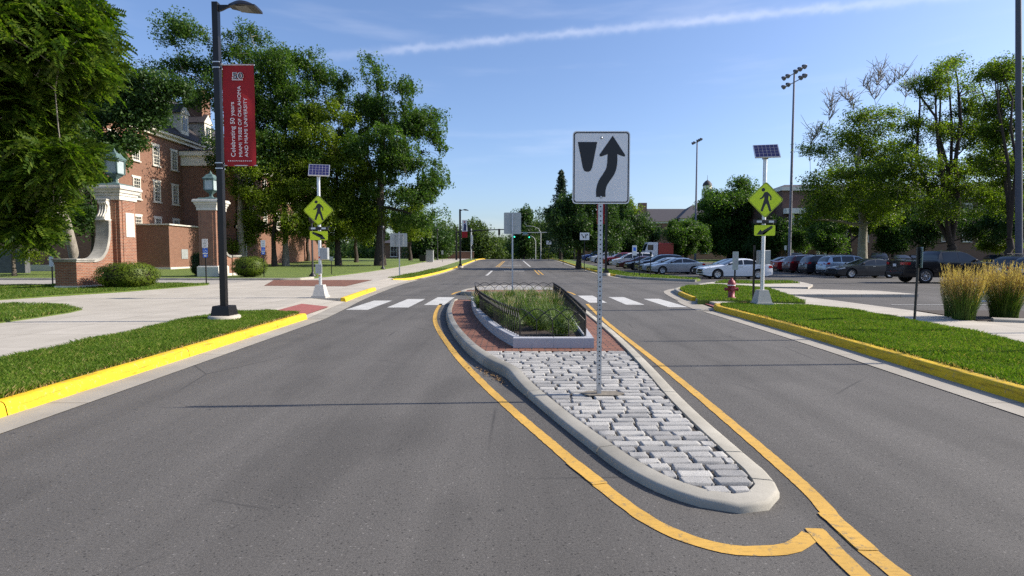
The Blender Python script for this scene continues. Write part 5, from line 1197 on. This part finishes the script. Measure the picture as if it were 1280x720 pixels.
# ------------------------------------------------------------------ trees
def tree(name, label, x, y, z, lobes, trunk_r, fork, leafmat, bark, ncl=90, per=150, leaf=.30, rc=None, seed=1, lean=(0, 0), limbs=9, group=None, bare=(), solid=.42, thin=1., cat='tree', pin=False, tw=0.):
    """lobes: world ellipsoids (cx, cy, cz, rx, ry, rz)"""
    g = np.random.default_rng(seed); r_ = random.Random(seed); base = np.array([x, y, z + gz(y)])
    t = thing(name, label, cat, tuple(base), 0, group)
    Lb = np.array(lobes, float); Lb[:, :3] -= base; vol = Lb[:, 3] * Lb[:, 4] * Lb[:, 5]; pv = vol ** .8 / (vol ** .8).sum()
    idx = g.choice(len(Lb), ncl, p=pv); d = g.normal(size=(ncl, 3)); d /= np.linalg.norm(d, axis=1)[:, None]; rr = g.uniform(.12, 1, ncl) ** solid
    C = Lb[idx, :3] + d * rr[:, None] * Lb[idx, 3:] * .92
    size = float(np.mean(Lb[:, 3:])); rc = (rc or size * .30) * (1. if pin else 1.18); per = per * (1. if pin else 2.5); leaf *= .93
    # leaves in flattened clumps of uneven size
    cs = rc * g.uniform(.55, 1.35, ncl); cnt = np.maximum(4, (per * (cs / rc) ** 2 * g.uniform(.7, 1.3, ncl))).astype(int); ci = np.repeat(np.arange(ncl), cnt); n = len(ci)
    q = g.normal(size=(n, 3)); q /= np.linalg.norm(q, axis=1)[:, None]; q *= (g.uniform(0, 1, n) ** .45)[:, None]; q *= 1 + .35 * np.sin(q[:, :1] * 5 + ci[:, None]) 
    Pn = C[ci] + q * cs[ci][:, None] * np.array([1, 1, .62])
    if pin:      # long compound leaves: leaflets along a drooping stalk
        m = n; a = g.uniform(0, 2 * PI, m); out = Pn - Lb[idx[ci], :3]; a = np.where(g.uniform(size=m) < .45, np.arctan2(out[:, 1], out[:, 0]) + g.normal(0, .8, m), a); Ls = g.uniform(.50, .85, m)
        V, N_ = [], []
        D = np.stack([np.cos(a), np.sin(a), g.uniform(-1.1, .7, m)], 1); D /= np.linalg.norm(D, axis=1)[:, None]; Sd = np.stack([-np.sin(a), np.cos(a), g.normal(0, .95, m)], 1); Sd /= np.linalg.norm(Sd, axis=1)[:, None]; Up = np.cross(D, Sd)
        for k in range(8):
            f_ = (.18 + .82 * k / 7); p0 = Pn + D * (Ls * f_)[:, None] - np.array([0, 0, 1.]) * (Ls * .20 * f_ ** 2)[:, None]
            for s in (-1, 1):
                ll = (Ls * .30 * (1 - .45 * abs(f_ - .5)))[:, None]; d_ = Sd * s * .9 + D * .45 - Up * g.uniform(-.1, .35, m)[:, None]; w_ = D * .30
                V.append(np.stack([p0, p0 + d_ * ll * .5 + w_ * ll, p0 + d_ * ll, p0 + d_ * ll * .5 - w_ * ll], 1))
        V = np.concatenate(V, 0).reshape(-1, 3); npmesh('crown', V, np.arange(len(V)).reshape(-1, 4), leafmat, t)
    else: leaves_np('crown', Pn, leaf, leafmat, t, seed, .55, q * .5, .62)
    # trunk and limbs
    mb = MB().mat(bark); top = C[np.argmax(C[:, 2])]; cen = (Lb[:, :3] * pv[:, None]).sum(0); th = top[2] * .78 if fork < 0 else abs(fork) * 1.0
    nodes = []
    tp = []; nt = 8; endp = np.array([cen[0] * .8 + lean[0], cen[1] * .8 + lean[1], max(th, fork if fork > 0 else th)])
    if fork > 0: endp = np.array([lean[0], lean[1], fork])
    for i in range(nt + 1):
        f_ = i / nt; p = endp * np.array([f_ ** 1.6, f_ ** 1.6, f_]) + np.array([r_.uniform(-1, 1), r_.uniform(-1, 1), 0]) * trunk_r * .35 * (0 < i); rad = trunk_r * (1.35 if i == 0 else 1 - (.72 if fork < 0 else .25) * f_); tp.append(p); nodes.append((p, rad, f_))
    tp[0][2] = -.3; mb.tube(tp, [a[1] for a in nodes], 10, False)
    order = sorted(range(ncl), key=lambda i: -np.linalg.norm(C[i] - endp)); main = order[:3 * limbs:3]; sk = [(p, rad) for p, rad, f_ in nodes if f_ > (.35 if fork < 0 else .8)]
    def branch(tgt, r1, seg=6, n_=6, src=None):
        best = min(src or sk, key=lambda s: np.linalg.norm(s[0] - tgt) + 1.2 * max(0, s[0][2] - tgt[2] + .25 * np.linalg.norm((s[0] - tgt)[:2])))
        p0, rad = best; r0 = min(rad * .72, r1); L = np.linalg.norm(tgt - p0)
        if L < .2: return
        bend = np.array([r_.uniform(-.1, .1), r_.uniform(-.1, .1), r_.uniform(-.02, .16)]) * L; pts, rads = [], []
        for i in range(seg + 1): f_ = i / seg; p = p0 + (tgt - p0) * f_ + bend * math.sin(PI * f_) + np.array([r_.uniform(-1, 1) for _ in range(3)]) * L * .018 * (0 < i < seg); pts.append(p); rads.append(max(.02, r0 * (1 - .8 * f_)))
        mb.tube(pts, rads, n_, False)
        for i in range(2, seg + 1): sk.append((pts[i], rads[i]))
    s00 = list(sk)
    for j_, i in enumerate(main): branch(C[i], trunk_r * (.42 if fork < 0 else .5), src=(s00 if fork > 0 and j_ < 6 else None))
    for i in order:
        if i not in main: branch(C[i], trunk_r * .16, 4, 5)
    for (bx, by, bz) in bare:                    # dead twigs above the leaves
        tgt = np.array([bx, by, bz]) - base; below = [s for s in sk if s[0][2] < tgt[2] - 2.5] or sk; branch(tgt, max(.10, trunk_r * .2), 7, 5, src=below); s0 = sk[-5:]
        for p, rad in s0:
            for _ in range(5):
                e = p + np.array([r_.uniform(-.7, .7), r_.uniform(-.7, .7), r_.uniform(.3, 1.2)]) * r_.uniform(.8, 2.0); mid = (p + e) / 2 + np.array([r_.uniform(-.15, .15) for _ in range(3)]); mb.tube([p, mid, e], [.04, .03, .016], 4, False)
                for _ in range(2): e2 = mid + np.array([r_.uniform(-1, 1), r_.uniform(-1, 1), r_.uniform(0, 1)]) * .7; mb.tube([mid, e2], [.024, .012], 3, False)
    mb.build('trunk', t); return t
def lob(Y, L, dep=1.):
    out = []
    for k, (px, py, rx, ry) in enumerate(L):
        yy = Y + ((k * 7) % 5 - 2) * .35 * rx * Y / F * .8; X, Z = AT(px, py, yy); out.append((X, yy, Z, rx * yy / F, rx * yy / F * dep, ry * yy / F))
    return out
def X_(px, Y): return AT(px, 320, Y)[0]
tree('walnut_tree', 'large walnut tree with long feathery leaves overhanging the near gate pillar on the left', -20.9, 27.4, .1, lob(21.5, [(30, 30, 85, 80), (98, 25, 30, 50), (45, 175, 32, 70), (8, 235, 36, 48), (100, 85, 24, 30), (0, 120, 52, 80), (68, 130, 22, 35), (25, 275, 26, 26), (-60, 100, 80, 120), (-40, 230, 50, 60), (82, 205, 22, 34), (62, 250, 22, 28), (92, 238, 18, 22)]), .24, -1, leafA, bark2, 270, 48, .3, .72, 3, limbs=8, pin=True, solid=.5)
tree('maple_tree', 'small round maple on a thin trunk at the left edge behind the gate wall', X_(17, 40), 40, .2, lob(40, [(20, 285, 52, 40), (35, 255, 35, 30), (-10, 260, 45, 40)]), .13, -1, leafC, bark1, 60, 260, .17, .7, 4, limbs=6)
tree('dark_tree', 'dark shaded tree spreading over the brick hall roof and windows', X_(118, 43), 43, .2, lob(43, [(115, 190, 42, 45), (150, 130, 36, 34), (185, 120, 28, 30), (208, 112, 20, 18), (120, 120, 45, 50), (90, 250, 45, 40), (150, 175, 25, 14), (205, 128, 18, 14), (160, 105, 34, 24), (190, 145, 20, 12)]), .42, -1, leafD, bark3, 110, 220, .24, 1.0, 5, limbs=9)
G1 = 'trees on the lawn left of the road'
tree('tall_tree', 'tall loose crowned tree rising above the brick hall behind the red banner', X_(303, 65), 65, .2, lob(65, [(232, 50, 34, 26), (215, 82, 24, 20), (255, 95, 30, 26), (238, 125, 22, 16), (305, 60, 40, 34), (335, 90, 32, 30), (300, 120, 44, 34), (325, 160, 44, 40), (292, 190, 40, 40)]), .38, -1, leafB, bark2, 120, 190, .26, 1.35, 6, limbs=12, group=G1, solid=.6)
tree('tall_tree', 'tall tree with a pale straight trunk left of the left crossing beacon', X_(357, 68), 68, .2, lob(68, [(352, 75, 26, 28), (385, 92, 22, 32), (340, 115, 30, 30), (372, 130, 36, 36), (405, 95, 18, 26), (350, 190, 50, 46)]), .36, -1, leafB, bark2, 105, 200, .27, 1.4, 7, limbs=10, group=G1, solid=.6)
tree('linden_tree', 'olive green leafy tree with low sunlit foliage behind the second gate pillar', X_(343, 66), 66, .2, lob(66, [(330, 225, 42, 60), (372, 215, 42, 62), (310, 262, 34, 40), (350, 275, 40, 34), (300, 300, 22, 22), (385, 160, 28, 36)]), .30, -1, leafC, bark3, 130, 230, .24, 1.15, 8, limbs=10, group=G1)
tree('linden_tree', 'olive green leafy tree directly behind the left crossing beacon', X_(423, 70), 70, .2, lob(68, [(415, 160, 34, 44), (425, 220, 46, 50), (445, 265, 40, 38), (405, 265, 36, 40), (398, 205, 30, 40)]), .38, -1, leafC, bark3, 130, 230, .26, 1.3, 9, limbs=10, group=G1)
tree('oak_tree', 'biggest dark oak with a thick trunk, rightmost on the left side of the road', X_(475, 69), 69, .2, lob(69, [(470, 95, 22, 30), (428, 112, 26, 30), (462, 145, 38, 34), (512, 112, 18, 22), (520, 155, 34, 32), (480, 190, 52, 34), (535, 205, 24, 22), (548, 178, 16, 16), (500, 235, 48, 32), (455, 240, 46, 40), (545, 240, 22, 20), (520, 272, 28, 20), (440, 180, 36, 30)]), .62, -1, leafB, bark3, 190, 210, .27, 1.25, 10, limbs=14, group=G1, solid=.5)
for i, (px, Y, rx, lb_) in enumerate(((445, 82, 26, 'small dark tree under the oaks, between the beacon and the big trunk'), (513, 92, 20, 'small round tree behind the paired grey sign backs'), (385, 88, 30, 'shaded tree deep behind the left beacon pole'))):
    tree('lawn_tree', lb_, X_(px, Y), Y, .2, lob(Y, [(px, 282, rx, 20), (px + 6, 268, rx * .7, 18), (px - 8, 275, rx * .8, 18)]), .30, -1, leafC if i < 2 else leafD, bark3, 46, 170, .26, 1.1, 11 + i, limbs=6, group=G1)
G2 = 'trees beyond the junction'
far = [(535, 112, 20, 24, 303, leafD, 'dark green conical tree left of the distant banner lamp'), (556, 135, 18, 22, 300, leafH, 'pale green tree right behind the distant banner lamp'), (598, 140, 26, 26, 300, leafH, 'broad green tree under the traffic signal arm'), (572, 165, 22, 18, 306, leafH, 'low green tree behind the left signal mast'), (628, 210, 26, 16, 312, leafH, 'faraway tree straight down the road'), (655, 190, 22, 24, 303, leafD, 'dark faraway tree behind the green signals'), (675, 175, 26, 30, 296, leafH, 'tall olive tree behind the pale curved lamps'), (700, 150, 24, 34, 288, leafH, 'olive tree between the curved lamps and the spruce'), (512, 150, 18, 22, 300, leafH, 'green tree beyond the low brick house'), (462, 160, 40, 26, 300, leafD, 'dark tree far behind the big oak trunk'), (655, 165, 10, 40, 290, leafD, 'narrow tall tree above the green signals')]
for i, (px, Y, rx, ry, py, lm, lb_) in enumerate(far):
    tree('distant_tree', lb_, X_(px, Y), Y, 0, lob(Y, [(px, py, rx, ry), (px + rx * .4, py + ry * .4, rx * .8, ry * .7), (px - rx * .5, py + ry * .3, rx * .7, ry * .7)]), .35, -1, lm, bark3, 60, 130, .5, 2.0, 40 + i, limbs=5, group=G2)
for i in range(16):
    px = -120 + i * 105; Y = 240 + (i * 37 % 5) * 14
    if 250 < px < 420 or 840 < px < 900: Y = 250
    tree('distant_tree', 'tree in the long green belt on the horizon', X_(px, Y), Y, 0, lob(Y, [(px, 308, 44, 13), (px + 34, 312, 40, 12), (px - 38, 312, 40, 12), (px + 10, 320, 44, 9), (px - 30, 322, 40, 8)]), .4, -1, leafH, bark3, 80, 120, 1.0, 4., 70 + i, limbs=4, group='trees of the belt on the horizon')
G3 = 'trees around the car park'
tree('maple_tree', 'dense dark green tree by the right kerb behind the white lane sign', X_(723, 64), 64, .13, lob(64, [(715, 285, 31, 26), (740, 270, 26, 24), (700, 265, 18, 16), (725, 248, 22, 16), (755, 290, 24, 24), (738, 305, 26, 16)]), .30, -1, leafD, bark3, 110, 260, .23, 1.0, 90, limbs=8, group=G3)
tree('maple_tree', 'round dark green tree left of the distant campus building', X_(790, 108), 108, 0, lob(108, [(788, 290, 30, 28), (778, 268, 20, 18), (802, 300, 22, 22), (785, 308, 30, 14)]), .35, -1, leafD, bark3, 85, 250, .36, 1.5, 91, limbs=7, group=G3)
tree('maple_tree', 'yellowish green tree peeping above the keep right sign corner', X_(776, 125), 125, 0, lob(125, [(776, 262, 16, 20), (770, 285, 18, 24)]), .35, -1, leafC, bark3, 46, 200, .4, 1.7, 92, limbs=5, group=G3)
tree('maple_tree', 'low round tree in front of the campus building chimney', X_(857, 96), 96, 0, lob(96, [(857, 300, 26, 18), (850, 285, 14, 12), (872, 298, 16, 16)]), .28, -1, leafB, bark3, 70, 240, .30, 1.1, 93, limbs=7, group=G3)
tree('maple_tree', 'large full green tree left of the right crossing beacon', X_(912, 112), 112, 0, lob(112, [(905, 262, 30, 26), (928, 240, 17, 16), (890, 285, 24, 20), (922, 285, 34, 28), (895, 255, 18, 16), (945, 300, 24, 18), (910, 310, 36, 10)]), .5, -1, leafB, bark3, 150, 230, .38, 1.7, 94, limbs=10, group=G3)
tree('maple_tree', 'dark tree right behind the pole of the right crossing beacon', X_(965, 100), 100, 0, lob(100, [(965, 292, 24, 24), (985, 298, 20, 18), (955, 305, 20, 12)]), .35, -1, leafD, bark3, 75, 220, .34, 1.4, 95, limbs=7, group=G3)
tr = [(X_(1050, 58), 58, AT(0, 122, 58)[1]), (X_(1032, 57), 57, AT(0, 128, 57)[1]), (X_(1072, 60), 60, AT(0, 108, 60)[1]), (X_(1092, 60), 60, AT(0, 92, 60)[1]), (X_(1120, 58), 58, AT(0, 96, 58)[1]), (X_(1135, 59), 59, AT(0, 104, 59)[1]), (X_(1020, 58), 58, AT(0, 165, 58)[1])]
tree('sycamore_tree', 'tree with a pale thick trunk and dead bare twigs at its top', X_(1078, 59), 59, 0, lob(58, [(1050, 232, 56, 40), (1030, 192, 32, 28), (1092, 190, 40, 34), (1110, 150, 24, 26), (1068, 165, 32, 24), (1022, 255, 30, 24), (1100, 248, 46, 30)]), .50, -1, leafE, bark2, 170, 130, .20, 1.1, 96, limbs=10, bare=tr, group=G3, solid=.6)
tree('locust_tree', 'big spreading locust with a forked dark trunk behind the black pickup', X_(1188, 52), 52, 0, lob(52, [(1172, 106, 34, 28), (1205, 128, 20, 24), (1228, 165, 26, 26), (1148, 160, 34, 28), (1198, 168, 34, 30), (1130, 215, 44, 30), (1190, 225, 50, 30), (1235, 210, 40, 34), (1216, 135, 20, 26), (1245, 252, 44, 24), (1150, 255, 50, 20), (1178, 85, 15, 12)]), .46, 2.6, leafE, bark3, 260, 130, .17, .86, 97, limbs=14, group=G3, solid=.65)
tree('locust_tree', 'slender locust at the right edge beside the tall grey pole', X_(1262, 46), 46, 0, lob(46, [(1250, 92, 28, 16), (1235, 150, 18, 24), (1245, 130, 22, 20), (1262, 165, 24, 24), (1285, 120, 24, 30), (1250, 205, 26, 22), (1280, 240, 34, 28), (1300, 190, 34, 40), (1240, 170, 18, 30), (1262, 205, 22, 26)]), .30, 3.0, leafE, bark3, 170, 120, .17, .86, 98, limbs=12, group=G3, solid=.6)
for i, (px, Y, rx, ry, py, lb_) in enumerate(((1035, 78, 22, 20, 297, 'small bright green tree left of the pale trunk'), (1115, 82, 18, 15, 300, 'small green tree between the pale trunk and the edge on sign'), (1250, 88, 17, 12, 303, 'little yellow green tree by the tall grey pole'), (1005, 90, 16, 18, 298, 'small green tree just right of the tall floodlight mast'))):
    tree('young_tree', lb_, X_(px, Y), Y, 0, lob(Y, [(px, py, rx, ry), (px + 4, py - ry * .5, rx * .6, ry * .6), (px - 6, py + 4, rx * .7, ry * .7)]), .16, -1, leafC if i == 2 else leafB, bark3, 46, 200, .25, .95, 120 + i, limbs=5, group=G3)
tree('locust_tree', 'dark pine green tree in the shade behind the black pickup', X_(1150, 84), 84, 0, lob(84, [(1150, 285, 30, 24), (1175, 270, 24, 24), (1225, 285, 28, 26)]), .35, -1, leafD, bark3, 75, 200, .3, 1.4, 130, limbs=6, group=G3)
tree('locust_tree', 'broad green tree in front of the long brick building, right of the floodlight mast', X_(1062, 82), 82, 0, lob(82, [(1040, 270, 34, 28), (1075, 262, 34, 28), (1100, 280, 26, 20), (1015, 285, 22, 20)]), .35, -1, leafE, bark3, 80, 190, .28, 1.3, 131, limbs=6, group=G3)
tree('locust_tree', 'broad dark green tree at the far right in front of the long brick building', X_(1285, 78), 78, 0, lob(78, [(1265, 280, 30, 26), (1300, 262, 40, 36), (1240, 270, 22, 20)]), .35, -1, leafD, bark3, 75, 190, .28, 1.3, 132, limbs=6, group=G3)
# spruce
def spruce(x, y, h, r, label):
    g = np.random.default_rng(5); t = thing('spruce_tree', label, 'tree', (x, y, gz(y)), 0, G3); MB().mat(bark3).tube([(0, 0, -.2), (0, 0, h * .97)], [.35, .04], 8).build('trunk', t); P, O = [], []
    for k in range(46):
        zz = h * (.14 + .86 * (k / 46) ** .9); R = r * (1 - (zz / h)) ** .75 * g.uniform(.75, 1.12) + .15
        for a in np.linspace(0, 2 * PI, 9)[:-1] + g.uniform(0, 1):
            a += g.normal(0, .15); L = R * g.uniform(.6, 1.1)
            for q in g.uniform(.1, 1, 26): w = (1 - q) * .28 * L + .08; P.append((math.cos(a) * L * q + g.normal(0, w * .5), math.sin(a) * L * q + g.normal(0, w * .5), zz - L * .38 * q ** .8 + L * .15 * q * q + g.normal(0, .1))); O.append((math.cos(a), math.sin(a), .2))
    leaves_np('crown', np.array(P), .34, leafF, t, 5, .3, np.array(O) * .4, .4)
spruce(X_(701, 100), 100, AT(0, 212, 100)[1] - gz(100), 4.4, 'dark pointed spruce above the trees left of the keep right sign')
# ------------------------------------------------------------------ light, sky, camera
SUN_EL, SUN_AZ = math.radians(33.5), math.radians(3.0)      # azimuth from +X towards +Y
sun = bpy.data.lights.new('sun', 'SUN'); sun.energy = 5.0; sun.angle = math.radians(.53); sun.color = (1., .91, .78)
so_ = bpy.data.objects.new('sun', sun); COL.objects.link(so_)
dirv = Vector((-math.cos(SUN_EL) * math.cos(SUN_AZ), -math.cos(SUN_EL) * math.sin(SUN_AZ), -math.sin(SUN_EL))); so_.rotation_euler = dirv.to_track_quat('-Z', 'Y').to_euler(); so_.location = (30, 0, 40)
w = bpy.data.worlds.new('World'); S.world = w; w.use_nodes = True; nt = w.node_tree; L_ = nt.links.new; bg = nt.nodes['Background']
sky = nt.nodes.new('ShaderNodeTexSky'); sky.sky_type = 'NISHITA'; sky.sun_disc = False; sky.sun_elevation = SUN_EL; sky.sun_rotation = PI / 2 - SUN_AZ; sky.air_density = 1.0; sky.dust_density = 1.7; sky.ozone_density = 3.0; sky.altitude = 250
bg.inputs['Strength'].default_value = .12
def wn(t, **kw):
    n = nt.nodes.new(t)
    for k, v in kw.items(): setattr(n, k, v)
    return n
def math_(op, a, b=None, c=None):
    n = wn('ShaderNodeMath', operation=op)
    for i, v in enumerate((a, b, c)):
        if v is None: continue
        if isinstance(v, (int, float)): n.inputs[i].default_value = v
        else: L_(v, n.inputs[i])
    return n.outputs[0]
tc = wn('ShaderNodeTexCoord'); dv = tc.outputs['Generated']
d1, d2 = ray(385, 73).normalized(), ray(1110, 3).normalized(); nrm = d1.cross(d2).normalized(); along = (d2 - d1).normalized()
dot = wn('ShaderNodeVectorMath', operation='DOT_PRODUCT'); L_(dv, dot.inputs[0]); dot.inputs[1].default_value = nrm
al = wn('ShaderNodeVectorMath', operation='DOT_PRODUCT'); L_(dv, al.inputs[0]); al.inputs[1].default_value = along
no = wn('ShaderNodeTexNoise'); no.inputs['Scale'].default_value = 14; no.inputs['Detail'].default_value = 6; L_(dv, no.inputs['Vector'])
no2 = wn('ShaderNodeTexNoise'); no2.inputs['Scale'].default_value = 60; no2.inputs['Detail'].default_value = 5; L_(dv, no2.inputs['Vector'])
off = math_('ADD', dot.outputs['Value'], math_('MULTIPLY', math_('SUBTRACT', no2.outputs['Fac'], .5), .012))
gs = math_('POWER', 2.718, math_('MULTIPLY', math_('MULTIPLY', off, off), -1 / (2 * .0040 ** 2)))
a0, a1 = d1.dot(along), d2.dot(along)
rise = wn('ShaderNodeMapRange', interpolation_type='SMOOTHSTEP'); L_(al.outputs['Value'], rise.inputs[0]); rise.inputs[1].default_value = a0 - .10; rise.inputs[2].default_value = a0 + .25
fall = wn('ShaderNodeMapRange', interpolation_type='SMOOTHSTEP'); L_(al.outputs['Value'], fall.inputs[0]); fall.inputs[1].default_value = a1 - .05; fall.inputs[2].default_value = a1 + .25; fall.inputs[3].default_value = 1; fall.inputs[4].default_value = 0
trail = math_('MULTIPLY', math_('MULTIPLY', gs, rise.outputs[0]), math_('MULTIPLY', fall.outputs[0], math_('ADD', .02, math_('MULTIPLY', no.outputs['Fac'], .36))))
mp = wn('ShaderNodeMapping'); mp.inputs['Scale'].default_value = (2.2, 2.2, 16); mp.inputs['Rotation'].default_value = (0, .14, 0); L_(dv, mp.inputs[0])
nc = wn('ShaderNodeTexNoise'); nc.inputs['Scale'].default_value = 1.6; nc.inputs['Detail'].default_value = 7; L_(mp.outputs[0], nc.inputs['Vector'])
cr = wn('ShaderNodeMapRange', interpolation_type='SMOOTHSTEP'); L_(nc.outputs['Fac'], cr.inputs[0]); cr.inputs[1].default_value = .50; cr.inputs[2].default_value = .78; cr.inputs[4].default_value = .11
fac = math_('MINIMUM', math_('ADD', trail, cr.outputs[0]), .8)
mx = wn('ShaderNodeMix', data_type='RGBA'); L_(fac, mx.inputs[0]); tint = wn('ShaderNodeMix', data_type='RGBA', blend_type='MULTIPLY'); tint.inputs[0].default_value = 1; L_(sky.outputs[0], tint.inputs[6]); tint.inputs[7].default_value = (.97, 1.0, 1.12, 1); L_(tint.outputs[2], mx.inputs[6]); mx.inputs[7].default_value = (7.2, 7.2, 7.8, 1); L_(mx.outputs[2], bg.inputs[0])
cam = bpy.data.cameras.new('camera'); co = bpy.data.objects.new('camera', cam); COL.objects.link(co); S.camera = co
cam.sensor_width = 36; cam.lens = 36 * F / 1280; cam.clip_start = .1; cam.clip_end = 3000; co.location = (0, 0, EYE); co.rotation_euler = (PI / 2 - PITCH, 0, 0)
S.view_settings.view_transform = 'Standard'; S.view_settings.look = 'None'; S.view_settings.exposure = .6; S.view_settings.gamma = 1
S.render.engine = 'CYCLES'; S.cycles.max_bounces = 6; S.cycles.diffuse_bounces = 3; S.cycles.glossy_bounces = 3; S.cycles.transmission_bounces = 3; S.cycles.transparent_max_bounces = 4; S.cycles.use_denoising = False; S.cycles.use_adaptive_sampling = False; S.cycles.caustics_reflective = False; S.cycles.sample_clamp_indirect = 8
